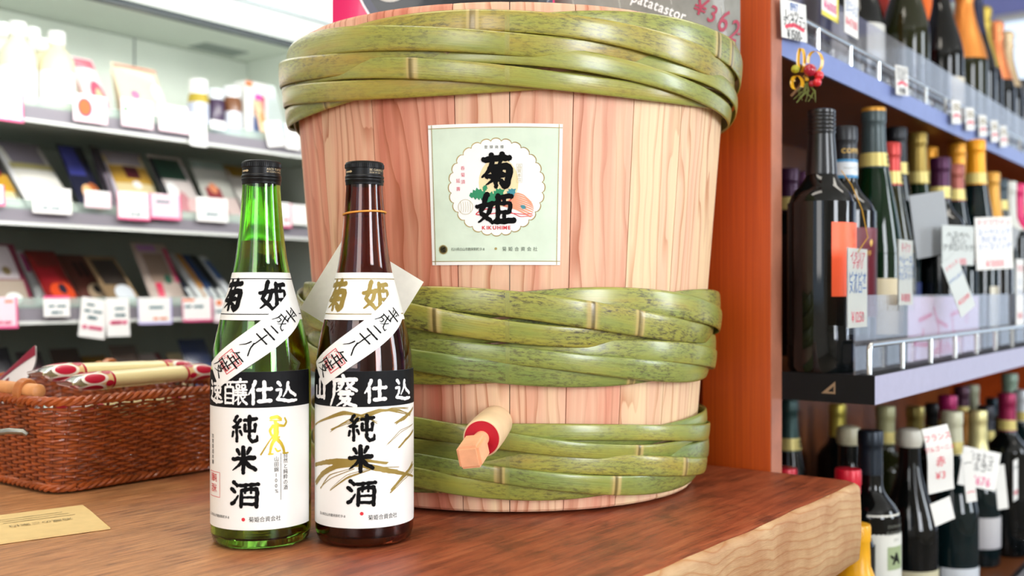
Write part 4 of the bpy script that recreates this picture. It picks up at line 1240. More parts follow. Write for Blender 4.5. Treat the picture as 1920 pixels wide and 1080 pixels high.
# bottles -----------------------------------------------------------------
def wine_prof(kind, h, r):
    if kind == 'bordeaux': q = [(.0005, .003), (r * .8, .002), (r * .95, .0), (r, .006), (r, .04), (r, h * .60), (r * .985, h * .63), (r * .86, h * .675), (r * .60, h * .715), (r * .44, h * .75), (.0150, h * .79), (.0143, h * .90), (.0140, h - .012)]
    elif kind == 'burgundy': q = [(.0005, .003), (r * .8, .002), (r * .95, .0), (r, .006), (r, .04), (r, h * .44), (r * .96, h * .50), (r * .84, h * .57), (r * .66, h * .65), (r * .50, h * .725), (r * .41, h * .79), (.0150, h * .86), (.0143, h - .012)]
    elif kind == 'champagne': q = [(.0005, .003), (r * .8, .002), (r * .95, .0), (r, .006), (r, .04), (r, h * .46), (r * .95, h * .53), (r * .80, h * .61), (r * .60, h * .70), (r * .45, h * .78), (.0165, h * .86), (.0155, h - .012)]
    else: q = [(.0005, .003), (r * .8, .002), (r * .95, .0), (r, .006), (r, .04), (r, h * .40), (r * .94, h * .48), (r * .82, h * .57), (r * .66, h * .67), (r * .52, h * .76), (.0152, h * .86), (.0143, h - .012)]
    return q[:4] + smooth_prof(q[4:], 3)
m_wg = {
 'black': mat('black_wine_glass', '#070b0b', .05, spec=.5, coat=.0), 'green': mat('green_wine_glass', '#06210f', .05, spec=.5, coat=0.0),
 'teal': mat('teal_wine_glass', '#08191b', .05, spec=.5, coat=0.0), 'red': mat('rose_wine_glass', '#8e1d12', .06, spec=.5, coat=0.0),
 'olive': mat('olive_wine_glass', '#20230f', .05, spec=.5, coat=0.0)}
CAPM = {}
def capm(hexc, metal=0.35, rough=.34):
    k = (hexc, metal)
    if k not in CAPM: CAPM[k] = mat('capsule_' + hexc[1:], hexc, rough, metal=metal)
    return CAPM[k]
m_band = mat('neck_band_gold', '#cdbd72', .35, metal=.25)
m_mark = mat('neck_band_mark', '#4f4a2a', .5)
GB = 'wine bottles'
def wine_bottle(x, y, zs, h, r, kind, glass, cap, label, group, capmetal=0.35, band=True, cl=.062, style='foil', paper=None, rot=ANG, marks=True):
    """paper: (colour, z0, z1, centre angle deg, half width deg, ink function)"""
    t = thing('wine_bottle', label, 'wine bottle', (x, y, zs), rot, group)
    prof = wine_prof(kind, h, r)
    mb = MB(); mb.lathe(prof + [(.0004, h - .012)], 40); mb.build('glass_body', m_wg[glass], t, angle=50)
    R = lambda z: interp(prof[3:], min(z, prof[-1][1]))
    c0 = h - cl
    mb = MB()
    if style == 'screw':
        pf = [(R(c0) + .0006, c0)] + [(R(c0) + .0009, c0 + .004), (.0149, h - .030)]
        for i in range(5): pf += [(.0150, h - .028 + i * .0046), (.0158, h - .0265 + i * .0046), (.0158, h - .0250 + i * .0046), (.0151, h - .0242 + i * .0046)]
        pf += [(.0158, h - .004), (.0154, h - .001), (.013, h), (.0003, h)]
    elif style == 'wax':
        pf = [(R(c0) + .0015, c0), (R(c0) + .0032, c0 + .004), (.0188, c0 + .010), (.0180, h - .008), (.0165, h - .002), (.012, h), (.0003, h)]
    elif style == 'wire':
        pf = [(R(c0) + .0005, c0)]
        n = 14
        for i in range(1, n): z = c0 + (h - .045 - c0) * i / n; pf.append((R(z) + .0006, z))
        pf += [(.0168, h - .045), (.0190, h - .040), (.0192, h - .034), (.0165, h - .031), (.0172, h - .024), (.0196, h - .016), (.0190, h - .006), (.013, h), (.0003, h)]
    else:
        pf = [(R(c0) + .0005, c0)]
        for i in range(1, 6): z = c0 + (h - .020 - c0) * i / 6; pf.append((max(R(z), .0143) + .0006, z))
        pf += [(.0149, h - .020), (.0158, h - .0185), (.0159, h - .0175), (.0159, h - .003), (.0150, h - .0005), (.013, h), (.0003, h)]
    if style == 'wire':
        rs = random.Random(int(x * 1e4))
        mb.lathe(pf, 36)
        mb.v = [(vx * (1 + rs.uniform(-.03, .03) * (vz > h - .05)), vy * (1 + rs.uniform(-.03, .03) * (vz > h - .05)), vz) for vx, vy, vz in mb.v]
    else: mb.lathe(pf, 36)
    cp = mb.build('wax_seal' if style == 'wax' else 'screw_cap' if style == 'screw' else 'capsule', cap if not isinstance(cap, str) else capm(cap, capmetal), t, angle=35)
    def on(off):
        def f(s, z): 
            rr_ = R(z) + off; th = s / rr_
            return Vector((rr_ * math.sin(th), -rr_ * math.cos(th), z))
        return f
    if band:
        z0, z1 = c0 + .002, c0 + .020
        mb = MB(); mb.lathe([(R(z0) + .0012, z0), (max(R(z1), .0143) + .0013, z1)], 36); nb = mb.build('neck_band', m_band, t)
        if marks:
            p = Print(); p.rect(-.004, z0 + .004, .005, z1 - .010); p.rect(-.003, z1 - .008, .004, z1 - .0035); p.build('band_mark', m_mark, lambda s, z: on(.0018)(s, z), nb, .002)
    if paper:
        pcol, z0, z1, ca, hw, ink = paper
        mb = MB(); f = on(.0005)
        c = math.radians(ca); w_ = math.radians(hw)
        mb.grid(lambda u, v: (lambda zz: Vector(((R(zz) + .0005) * math.sin(c + (u * 2 - 1) * w_), -(R(zz) + .0005) * math.cos(c + (u * 2 - 1) * w_), zz)))(z0 + (z1 - z0) * v), 24, 3)
        pl = mb.build('paper_label', mat('wine_label_' + pcol[1:], pcol, .45), t)
        if ink: ink(pl, lambda s, z, o=.0007: on(o)(s + r * c, z), z0, z1)
    return t

def ink_orange(pl, f, z0, z1):
    p = Print(); p.ring(-.001, z1 - .013, .0050, .0004); p.text('B', -.0028, z1 - .0155, .0062); p.text('merlot', -.005, z1 - .026, .0036)
    p.build('label_print', mat('label_brownred', '#a8442c', .5), f, pl, .003)
def ink_coff(pl, f, z0, z1):
    p = Print(); p.text('COFF', -.028, z1 - .034, .0085, .02); leaf(p, -.006, z1 - .018, .005, 1.4); p.build('label_print', mat('label_goldprint', '#d9b25a', .4), f, pl, .003)
def ink_stamp(pl, f, z0, z1):
    p = Print(); p.text('DOMAINE', 0, z1 - .016, .0052, 0, 0, 1, False, 1.15, .5); p.text('GOPILLE', 0, z1 - .025, .0068, 0, 0, 1, False, 1.2, .5); p.text('2011', 0, z1 - .033, .005, 0, 0, 1, False, 1.1, .5)
    p.build('label_print', mat('label_greyprint', '#7d7f74', .5), f, pl, .003)
    p = Print(); n = 12
    p.rect(-.014, z1 - .068, .014, z1 - .040)
    for i in range(n):
        q = -.013 + .026 * i / (n - 1)
        p.disc(q, z1 - .040, .0009, 8); p.disc(q, z1 - .068, .0009, 8); p.disc(-.014, z1 - .054 + q, .0009, 8); p.disc(.014, z1 - .054 + q, .0009, 8)
    p.build('stamp', mat('stamp_sage', '#9aa97f', .5), f, pl, .003)
    p = Print(); p.text('A', -.006, z1 - .061, .019, .05); p.disc(-.0065, z1 - .053, .0022, 8); p.disc(-.009, z1 - .051, .0016, 8)
    p.build('stamp_letter', m_ink, lambda s, z: f(s, z, .0009), pl, .003)

# middle shelf
Z = ZM + .0012
wine_bottle(.355, 1.1935, Z, .2991, .038, 'bordeaux', 'black', mat('screwcap_black', '#0e1216', .32, coat=.3), 'black screw-capped bordeaux bottle with plain orange label at the shelf end', GB, band=False, cl=.075, style='screw', paper=('#ff6b41', .085, .168, -1, 52, ink_orange))
def coffe(t):
    pass
t = wine_bottle(.4117, 1.2888, Z, .2946, .038, 'bordeaux', 'black', '#23262a', 'black bottle with white and blue neck strip and maroon label behind orange label bottle', GB, capmetal=.1, band=False, cl=.060, paper=('#6b2430', .060, .168, -8, 55, ink_coff))
mb = MB(); mb.lathe([(.0163, .2300), (.0162, .2335)], 32); mb.lathe([(.0160, .2495), (.0159, .2530)], 32); s1 = mb.build('blue_strip', mat('strip_blue', '#3f86b5', .45), t)
mb = MB(); mb.lathe([(.0162, .2335), (.0160, .2495)], 32); s2 = mb.build('seal_strip', mat('strip_white', '#d6dde2', .45), t)
p = Print(); p.text('COFFE', -.017, .2605, .0080, .02); p.build('capsule_print', mat('label_goldprint', '#d9b25a', .4), lambda s, z: Vector((.0160 * math.sin(s / .0155 - .35), -.0160 * math.cos(s / .0155 - .35), z)), t, .002)
p = Print(); p.stroke([(-.012, .2425, .0007), (-.006, .2415, .0007), (.0, .2425, .0007)], 1); p.ring(.004, .2418, .0026, .0004); p.build('strip_print', mat('label_greyprint', '#7d7f74', .5), lambda s, z: Vector((.0164 * math.sin(s / .0155 - .5), -.0164 * math.cos(s / .0155 - .5), z)), s2, .002)
t = wine_bottle(.4809, 1.3832, Z, .3336, .037, 'flute', 'green', '#3d4a4c', 'tall green flute bottle with slate capsule and gold band, gold string on shoulder', GB, capmetal=.2, cl=.080, paper=('#cdbf9c', .035, .108, -45, 60, None))
mb = MB(); mb.lathe([(.0161, .3290), (.0161, .3315), (.0152, .3343), (.0003, .3345)], 32); mb.build('gold_top', capm('#c08a35', .5), t)
wine_bottle(.5447, 1.5004, Z, .3049, .036, 'flute', 'olive', '#b2352f', 'olive flute bottle with brick red capsule and gold neck band', GB, paper=('#3f4b63', .05, .09, 30, 50, None))
wine_bottle(.591, 1.6007, Z, .343, .036, 'flute', 'teal', '#14171c', 'dark flute bottle with black capsule and gold band behind the red capsule', GB, cl=.075, paper=('#1c2c5e', .06, .105, 30, 50, None))
wine_bottle(.6662, 1.7094, Z, .3513, .036, 'flute', 'green', '#8a7436', 'green flute bottle with bronze capsule and marked gold band', GB, capmetal=.6, cl=.085)
wine_bottle(.7371, 1.8403, Z, .3458, .036, 'flute', 'green', '#d08d1a', 'flute bottle with amber capsule half hidden behind the bronze capsule', GB)
wine_bottle(.6697, 1.6263, Z, .300, .037, 'bordeaux', 'black', '#3e1436', 'dark bordeaux bottle with plum purple capsule and wide gold band', GB, capmetal=.45, cl=.066)
wine_bottle(.7384, 1.7349, Z, .3027, .036, 'flute', 'teal', '#8d4a3f', 'bottle with dusty rose brown capsule behind the plum purple one', GB)
wine_bottle(.8046, 1.8789, Z, .3585, .036, 'flute', 'teal', '#cf8f28', 'tall bottle with mustard capsule and gold band, taller than its neighbours', GB, cl=.085)
wine_bottle(.8008, 1.795, Z, .3524, .036, 'flute', 'teal', '#de9414', 'tall bottle with bright orange yellow capsule and gold band', GB, cl=.078, paper=('#d8d3c0', .03, .10, 20, 60, None))
wine_bottle(.8763, 1.9028, Z, .3086, .036, 'flute', 'black', '#c08c34', 'dark bottle with long ochre capsule and no band beside white capsules', GB, band=False, cl=.088)
wine_bottle(.9365, 2.0002, Z, .3074, .036, 'flute', 'olive', '#26343a', 'bottle with dark slate capsule and yellow band between ochre and white capsules', GB)
wine_bottle(.9834, 2.062, Z, .3088, .037, 'bordeaux', 'black', '#c9cbc4', 'black bottle with long matte white capsule next to the magenta one', GB, capmetal=0, band=False, cl=.098)
wine_bottle(1.0379, 2.1394, Z, .3126, .037, 'bordeaux', 'black', '#c4145c', 'black bottle with long magenta capsule on the middle shelf', GB, capmetal=.1, band=False, cl=.108)
wine_bottle(1.1074, 2.2472, Z, .318, .037, 'bordeaux', 'black', '#dcdcd4', 'black bottle with white capsule and cream band beyond the magenta capsule', GB, capmetal=0)
wine_bottle(.4003, 1.5068, Z, .2687, .037, 'bordeaux', 'black', '#3a1a38', 'dark bottle with violet capsule and gold band tucked against the orange panel', GB, cl=.062, paper=('#8d1f50', .075, .160, 35, 35, None))
wine_bottle(.4541, 1.6247, Z, .2776, .037, 'bordeaux', 'black', '#452040', 'dark bottle with purple capsule in the back row behind the black screw cap', GB, cl=.062)

# lower shelf
Z = ZL + .0012
wine_bottle(0.4595, 1.3335, Z, 0.2972, 0.037, 'bordeaux', 'black', '#16212c', 'bordeaux bottle with cream label bearing a green stamp beside the counter', GB, band=False, cl=.056, paper=('#dcdcd2', .105, .195, 26, 62, ink_stamp), rot=math.radians(10))
wine_bottle(0.5855, 1.5324, Z, 0.273, 0.04, 'burgundy', 'black', '#cfccbd', 'burgundy bottle with white wax top, cream label and gold string', GB, capmetal=0, band=False, cl=.026, style='wax', paper=('#cfc9a6', .012, .072, -45, 78, None))
wine_bottle(0.6799, 1.607, Z, 0.2904, 0.038, 'burgundy', 'teal', '#c6c5a8', 'burgundy bottle with pale cream capsule, gold lower band and white label', GB, capmetal=.1, cl=.066, paper=('#dfe4e6', .005, .056, -40, 60, None))
wine_bottle(0.8174, 1.8259, Z, 0.2671, 0.037, 'burgundy', 'teal', '#d8cf94', 'bottle with shiny pale gold capsule holding the white card priced in red', GB, capmetal=.5, band=False, cl=.075, paper=('#c8c6c6', .005, .085, -40, 65, None))
wine_bottle(0.5178, 1.6, Z, 0.268, 0.037, 'burgundy', 'black', '#b9b395', 'dark bottle with cream wax top behind the stamp label bottle', GB, capmetal=0, band=False, cl=.028, style='wax')
wine_bottle(0.6135, 1.7091, Z, 0.2874, 0.037, 'bordeaux', 'olive', '#9c9a70', 'bottle with sage capsule and yellow gold band between the two wax tops', GB, capmetal=.15, cl=.062)
wine_bottle(0.604, 1.9308, Z, 0.2671, 0.037, 'bordeaux', 'black', '#b5a74a', 'bottle with shiny brass capsule in shadow under the black shelf end', GB, capmetal=.6, band=False, cl=.060)
wine_bottle(0.7243, 1.8682, Z, 0.269, 0.037, 'bordeaux', 'black', '#b0a25e', 'bottle with ribbed brass capsule behind the white wax top', GB, capmetal=.5, band=False)
wine_bottle(0.7815, 1.9266, Z, 0.2685, 0.037, 'bordeaux', 'black', '#191b20', 'bottle with black capsule and gold band behind the pale cream capsule', GB)
wine_bottle(0.7467, 1.7822, Z, 0.2977, 0.037, 'bordeaux', 'black', '#8f1450', 'back row bottle with raspberry capsule under the daylight-tinted shelf edge', GB)
wine_bottle(0.9425, 2.1802, Z, 0.2771, 0.037, 'bordeaux', 'black', '#3f1c30', 'back row bottle with deep plum capsule and gold band', GB)
wine_bottle(1.0367, 2.3452, Z, 0.2657, 0.037, 'bordeaux', 'teal', '#95977c', 'back row bottle with long grey green capsule', GB, capmetal=.1, band=False, cl=.075)
wine_bottle(0.9041, 2.0718, Z, 0.2359, 0.036, 'flute', 'olive', '#c28742', 'bottle with caramel capsule squeezed between two pale capsules', GB, band=False, cl=.08)
wine_bottle(0.8981, 1.9722, Z, 0.2586, 0.036, 'bordeaux', 'black', '#24262d', 'bottle with charcoal capsule and yellow band beside the shiny pale gold capsule', GB, cl=.066, paper=('#c4c5bd', .06, .15, 30, 30, None))
wine_bottle(1.0454, 2.26, Z, 0.2444, 0.037, 'bordeaux', 'teal', '#1f3540', 'bottle with petrol blue capsule before the wine red capsule', GB, band=False)
wine_bottle(0.9002, 1.8915, Z, 0.2907, 0.037, 'bordeaux', 'black', '#8a1644', 'bottle with wine red capsule and broad yellow band', GB, cl=.068, paper=('#b54a2a', .04, .15, 30, 40, None))
wine_bottle(1.0439, 2.1817, Z, 0.3038, 0.037, 'bordeaux', 'teal', '#7d9482', 'back row bottle with pale green capsule under the shelf edge', GB, capmetal=.1, band=False)
wine_bottle(1.007, 2.0518, Z, 0.2814, 0.037, 'bordeaux', 'teal', '#cdd5dc', 'bottle with silver white capsule and gold band on lower shelf', GB, capmetal=.3)
wine_bottle(0.4226, 1.594, Z, 0.3099, 0.037, 'flute', 'black', '#24423f', 'flute bottle with teal capsule and yellow band half behind the orange panel', GB, cl=.078)
wine_bottle(0.4128, 1.2777, Z, 0.2575, 0.032, 'bordeaux', 'black', '#c8142c', 'low bottle with bright red cap just above the counter corner', GB, capmetal=.1, band=False, cl=.030)
wine_bottle(0.374, 1.4243, Z, 0.234, 0.032, 'bordeaux', 'black', '#c8142c', 'low bottle with red cap beside the foot of the orange panel', GB, capmetal=.1, band=False, cl=.030)
# a squat bottle of yellow liqueur under the counter corner
wine_bottle(.3855, 1.165, Z, .215, .036, 'bordeaux', 'olive', '#e0a212', 'squat bottle with yellow wrapper under the counter corner', GB, capmetal=0, band=False, cl=.10)

# upper shelf
Z = ZU + .0008
US = (
 (.5109, 1.703, .30, .037, 'bordeaux', 'black', '#5b5852', 'upper shelf bottle with grey label behind the hanging price cards', 0.2, .06, ('#8c8a86', .04, .15, 20, 70, None), 'foil'),
 (.5855, 1.7512, .31, .040, 'burgundy', 'black', '#22242a', 'upper shelf burgundy bottle with white label next to price cards', .2, .06, ('#c9cac4', .08, .145, 0, 55, None), 'foil'),
 (.678, 1.8834, .31, .037, 'bordeaux', 'red', '#7c1d16', 'upper shelf bottle of clear red rose wine', .2, .06, None, 'foil'),
 (.6756, 1.7875, .31, .040, 'burgundy', 'olive', '#2a2a20', 'upper shelf olive burgundy bottle before the rose wine', .2, .05, None, 'foil'),
 (.8172, 2.0642, .32, .040, 'burgundy', 'black', '#d9641c', 'upper shelf burgundy bottle with orange capsule', .2, .135, None, 'foil'),
 (.8101, 1.9624, .31, .040, 'burgundy', 'black', '#3a1a16', 'upper shelf dark burgundy bottle before the orange capsule', .2, .05, ('#cfc8b4', .04, .10, 0, 50, None), 'foil'),
 (.9628, 2.2785, .3343, .041, 'champagne', 'black', '#aebdbb', 'upper shelf sparkling bottle with silver foil neck', .5, .125, None, 'wire'),
 (.9156, 2.1055, .3316, .044, 'champagne', 'olive', '#d98a3e', 'upper shelf sparkling bottle with big copper gold foil', .55, .165, None, 'wire'),
 (.9769, 2.1922, .3396, .041, 'burgundy', 'black', '#171d3c', 'upper shelf bottle with navy blue capsule behind the copper foil', .2, .10, None, 'foil'),
 (1.0464, 2.3109, .3338, .041, 'champagne', 'black', '#a99238', 'upper shelf sparkling bottle with olive gold foil', .5, .14, None, 'wire'),
 (1.1259, 2.4232, .3298, .044, 'champagne', 'black', '#d98250', 'upper shelf sparkling bottle with salmon copper foil', .5, .14, None, 'wire'),
 (1.21, 2.548, .3387, .041, 'champagne', 'black', '#c2aa85', 'upper shelf sparkling bottle with beige foil beside the bright window', .4, .14, None, 'wire'),
 (1.30, 2.66, .243, .041, 'burgundy', 'black', '#2b2b2b', 'upper shelf dark bottle beyond the beige foil', .2, .06, ('#c9c2b0', .03, .10, 0, 60, None), 'foil'),
)
for (x, y, h, r, kd, gl_, cp, lb, mt_, cl, pp, sty) in US:
    wine_bottle(x, y, Z, h, r, kd, gl_, cp, lb, GB, capmetal=mt_, band=False, cl=cl, paper=pp, style=sty)

# ---------------------------------------------------------------- hand-written price cards
m_card = mat('price_card_white', '#e9e9e4', .55)
m_cardg = mat('price_card_grey', '#c4cbc8', .55)
m_cardb = mat('card_back_grey', '#9a9fa3', .6)
m_yel = mat('card_yellow', '#e3d65c', .55)
m_blue = mat('pen_blue', '#3f6fb4', .5)
m_blk = mat('pen_black', '#26292c', .5)
m_pen = mat('pen_red', '#dd4a5e', .5)
m_mag = mat('pen_magenta', '#e23a86', .5)
m_string = mat('gold_string', '#b8902e', .4, metal=.5)
m_sleeve = mat('clear_sleeve', '#f8faf8', .05, trans=1.0, ior=1.05)
def at(px, b):
    r = (px - 960) / FPX; Y = b / (r * UY - UX)
    return r * Y, Y
def price_card(label, px, y0, y1, b, w, lines=(), base=None, rot=ANG, roll=0.0, string=None, group='hand-written wine price cards', edge=None, sleeve=False, curl=0.0, name='price_card'):
    """lines: (text, size, height fraction from top, material)"""
    X, Y = at(px, b)
    zt = CAM_H + (HZ - y0) / FPX * Y; hh = (y1 - y0) / FPX * Y
    t = thing(name, label, 'price tag', (X, Y, zt), 0, group, rot=(0, roll, rot))
    def S_(x, z, o=0.0):
        c = curl * math.sin(z / hh * PI * 1.5)
        return Vector((x, -.0004 - o + c, z))
    mb = MB()
    mb.grid(lambda u, v: S_((u - .5) * w, -v * hh), 4, 10); mb.grid(lambda u, v: S_((.5 - u) * w, -v * hh, -.0008), 4, 10)
    cd_ = mb.build('card', base or m_card, t)
    if edge:
        p = Print(); p.rect(-w / 2, -hh, w / 2, -hh * .86); p.rect(w * .38, -hh, w / 2, -hh * .2); p.build('coloured_edge', edge, lambda x, z: S_(x, z, .0002), cd_, 0)
    bym = {}
    for (tx, sz, fy, m) in lines:
        p = bym.setdefault(m.name, (Print(), m))[0]
        if tx.startswith('~'):
            p.stroke([(-w * .34, -hh * fy, sz), (0, -hh * fy + sz * .8, sz), (w * .36, -hh * fy, sz)], 1, .3)
        else: p.text(tx, 0, -hh * fy - sz * .4, sz * 1.05, .007, 0, 1, False, 1, .5)
    for p, m in bym.values(): p.build('lettering', m, lambda x, z: S_(x, z, .0004), cd_, .01 if curl else 0, bool(curl))
    if sleeve:
        mb = MB(); mb.box(-w / 2 - .002, w / 2 + .002, -.0018, -.0012, -hh - .007, .001); mb.build('clear_sleeve', m_sleeve, t, smooth=False)
    if string:
        mb = MB()
        Mi = (Matrix.Translation((X, Y, zt)) @ Matrix.Rotation(rot, 4, 'Z') @ Matrix.Rotation(roll, 4, 'Y')).inverted()
        pts = [Mi @ Vector(q) for q in string] + [Vector((0, -.0008, -.004))]
        mb.tube(pts, .0006, 5); mb.build('gold_string', m_string, t)
    return t
pc = price_card
def neck(bx_, by_, z, r, a0, a1, n=9):
    """points of a string running round a bottle"""
    return [(bx_ + r * math.sin(a0 + (a1 - a0) * i / (n - 1)), by_ - r * math.cos(a0 + (a1 - a0) * i / (n - 1)), z - .0 * i) for i in range(n)]
def slope(bx_, by_, rz, a0, a1, n=10):
    return [(bx_ + (r_ + .0012) * math.sin(a0 + (a1 - a0) * i / (n - 1)), by_ - (r_ + .0012) * math.cos(a0 + (a1 - a0) * i / (n - 1)), z_) for i, (r_, z_) in enumerate([(rz[0][0] + (rz[1][0] - rz[0][0]) * i / (n - 1), rz[0][1] + (rz[1][1] - rz[0][1]) * i / (n - 1)) for i in range(n)])]
pc('white price card in clear sleeve before the orange label, blue katakana and red price', 1607, 466, 614, -.381, .062, (('イタリア', .0115, .10, m_pen), ('ナポリ', .0110, .20, m_pen), ('ピオピオ', .0135, .37, m_blue), ('メルロー', .0135, .50, m_blue), ('¥1250', .0150, .86, m_pen)), sleeve=True,
   string=[(.3700, 1.1690, .335), (.3800, 1.1640, .318), (.3890, 1.1560, .29), (.3900, 1.140, .258)])
pc('white price card with blue lines hanging from the tall green flute bottle', 1697, 450, 572, -.381, .058, (('ドイツ', .0120, .12, m_pen), ('ヘレーネ', .0125, .30, m_blue), ('リースリング', .0098, .43, m_blue), ('カビネット', .0110, .55, m_blue), ('¥1800', .0130, .88, m_pen)), sleeve=True,
   string=[(.5060, 1.3560, .262), (.513, 1.352, .256), (.522, 1.350, .250)])
pc('blank grey back of a price card hanging on the bronze capsule bottle', 1737, 362, 481, -.447, .066, (), base=m_cardb, roll=math.radians(-9), rot=math.radians(20))
pc('pale price card with black katakana and red price below the plum capsule', 1796, 423, 497, -.410, .070, (('ヘスペヘ', .0120, .24, m_blk), ('ヨハン', .0110, .40, m_blk), ('アタロハラク', .0110, .56, m_blk), ('¥4600', .0125, .90, m_pen)), base=m_cardg, rot=math.radians(28))
pc('white price card showing half behind the pale one with red price', 1828, 430, 500, -.425, .05, (('ハン', .0105, .5, m_blk), ('¥500', .0115, .86, m_pen)), rot=math.radians(28), roll=math.radians(-8))
pc('large white price card with blue writing below the orange yellow capsule', 1862, 407, 505, -.402, .085, (('ドイツワイン', .0125, .10, m_pen), ('ユーベリンク', .0125, .28, m_blue), ('カビネット', .0120, .42, m_blue), ('リースリング', .0125, .56, m_blue), ('¥3000', .0150, .88, m_pen)), rot=math.radians(25), roll=math.radians(-3))
pc('small grey tilted price card with a red stripe beyond the large white one', 1893, 420, 466, -.43, .055, (('ット', .0150, .62, m_blk), ('~', .010, .90, m_pen)), base=m_cardb, rot=math.radians(20), roll=math.radians(24))
pc('white price strip hanging aslant before the acrylic guard on middle shelf', 1778, 484, 600, -.378, .034, (('フランス', .0070, .14, m_pen), ('ゲヴュルツ', .0060, .36, m_blue), ('¥2200', .0090, .76, m_pen)), base=m_cardg, rot=math.radians(30), roll=math.radians(-30))
pc('white price card with pink text at the far end of middle shelf', 1912, 486, 610, -.381, .06, (('アルザス', .0125, .14, m_pen), ('ピノ', .0125, .34, m_blue), ('ノワール', .0125, .50, m_blue), ('¥2500', .0130, .85, m_pen)))
G2 = 'price cards on the upper shelf rail'
pc('white price card with black writing and pink underline above the berry ornament', 1487, 3, 74, -.464, .076, (('1997', .0125, .14, m_blue), ('レッツー', .0135, .38, m_blk), ('ランブルスコ', .0110, .56, m_blk), ('~', .0045, .70, m_pen), ('¥1500-', .0150, .86, m_blk)), group=G2, roll=math.radians(-6))
pc('yellow-edged price card with large pink price on the upper shelf', 1556, -26, 36, -.466, .058, (('¥6000', .0150, .62, m_mag),), group=G2, edge=m_yel)
pc('tall white price card with red price beside the yellow-edged one', 1596, -30, 67, -.466, .052, (('ブルゴーニュ', .0080, .40, m_blue), ('ルージュ', .0105, .52, m_blue), ('¥4700', .0150, .76, m_pen)), group=G2)
pc('white price card with pink underline hanging half way along the upper rail', 1690, 124, 178, -.464, .060, (('カベルネ', .0120, .16, m_blk), ('メルロー', .0120, .38, m_blk), ('~', .0045, .64, m_pen), ('¥1980', .0125, .84, m_blk)), group=G2, roll=math.radians(-6))
for i, (px, y0, y1, ps) in enumerate(((1792, 188, 232, 'first'), (1818, 202, 244, 'second'), (1842, 216, 256, 'third'), (1864, 226, 266, 'fourth'), (1881, 236, 275, 'fifth'))):
    pc('%s card of the five white ones along the far upper rail' % ps, px, y0, y1, -.464, .058, (('~', .003, .25, m_faint), ('~', .003, .40, m_faint), ('~', .0045, .70, m_pen)), group=G2, roll=math.radians(-7))
G3 = 'price cards on the lower shelf'
pc('long curling white price slip with pink writing beside the white wax top', 1752, 800, 925, -.372, .038, (('フランス', .0095, .15, m_pen), ('ブルゴーニュ', .0070, .32, m_pen), ('赤', .0140, .52, m_pen), ('¥3', .0130, .74, m_pen)), group=G3, rot=math.radians(14), roll=math.radians(-9), curl=.004)
pc('short white price slip below the long curling one', 1762, 938, 982, -.368, .032, (), group=G3, rot=math.radians(18), roll=math.radians(-16))
pc('white price card with black writing and red price tilted on the pale gold bottle', 1842, 843, 915, -.372, .074, (('シャトー', .0115, .16, m_blk), ('ソアルズ', .0120, .32, m_blk), ('マルゴー', .0115, .48, m_blk), ('¥7676', .0170, .80, m_mag)), group=G3, rot=math.radians(22), roll=math.radians(12))
pc('narrow price slip hanging before the pale cream capsule bottle', 1812, 850, 942, -.365, .016, (('~', .001, .2, m_blk), ('~', .0012, .8, m_pen)), group=G3, rot=math.radians(10), roll=math.radians(-7))
pc('narrow blank price slip tucked behind the tilted card', 1873, 872, 955, -.372, .018, (), group=G3, rot=math.radians(10), roll=math.radians(-6))
pc('small white price card with faint print on the far lower bottles', 1904, 862, 938, -.365, .032, (('~', .002, .2, m_blk), ('¥980', .0110, .80, m_pen)), group=G3)

# pink poster leaning behind the acrylic guard on the middle shelf
mb = MB(); mb.box(-.185, .185, -.0006, .0006, 0, .084)
X, Y = at(1775, -.402)
po = mb.build('pink_sign', mat('sign_pale_pink', '#f0d6e4', .5), None, smooth=False, loc=(X, Y, ZM + .0008), rotz=ANG)
tag(po, 'pale pink hand-lettered sign standing behind the acrylic guard', 'sign')
p = Print()
for k, st in enumerate((((-.060, .046), (-.035, .052)), ((-.052, .034), (-.056, .018)), ((-.03, .06), (-.020, .036), (-.022, .014)), ((-.022, .044), (.0, .036)), ((.008, .050), (.045, .056), (.047, .040)), ((.010, .050), (.014, .030), (.028, .016)), ((-.07, .02), (-.04, .016)))):
    p.stroke([(x * 2.3, y * 1.15, .0062) for x, y in st], k, .3)
for i in range(7): p.stroke([(-.064 + i * .014, .0065, .008), (-.046 + i * .009, .016 + .004 * (i % 3), .003)], i)
p.build('pink_lettering', mat('sign_pink_ink', '#e2578f', .5), lambda x, z: Vector((x, -.0010, z)), po, 0)

# ornament of berries, straw ribbon and grass on the shelf end
orn = thing('berry_ornament', 'ornament of red berries and yellow straw ribbon hung on the upper shelf end', 'ornament', (0.3255, 1.162, 0.432))
m_berry = mat('berry_crimson', '#a3122e', .18, coat=.5); m_berry2 = mat('berry_red', '#d01a2a', .2, coat=.5); m_straw = mat('straw_yellow', '#d7a21e', .35, coat=.3); m_straw2 = mat('straw_green', '#a8a424', .4)
def ball(name, x, y, z, r, m):
    mb = MB(); mb.lathe([(max(.0002, r * math.sin(PI * i / 14)), -r * math.cos(PI * i / 14)) for i in range(15)], 20)
    o = mb.build(name, m, orn); o.location = (x, y, z); return o
ball('berry', .0045, -.010, .0120, .0070, m_berry); ball('berry', .0150, -.008, .0065, .0054, m_berry2); ball('berry', .0125, -.010, -.0015, .0048, m_berry2); ball('berry', .0075, -.007, -.0025, .0036, m_berry); ball('bud', -.0105, -.006, .0140, .0046, m_straw2)
def ribbon(pts, w):
    mb = MB(); P_ = [Vector(p_) for p_ in pts]
    mb.grid(lambda u, v: P_[min(int(v * (len(P_) - 1)), len(P_) - 1)] + Vector(((u - .5) * w * .8, (u - .5) * w * .5, 0)), 2, len(P_) - 1)
    mb.build('straw_ribbon', m_straw, orn)
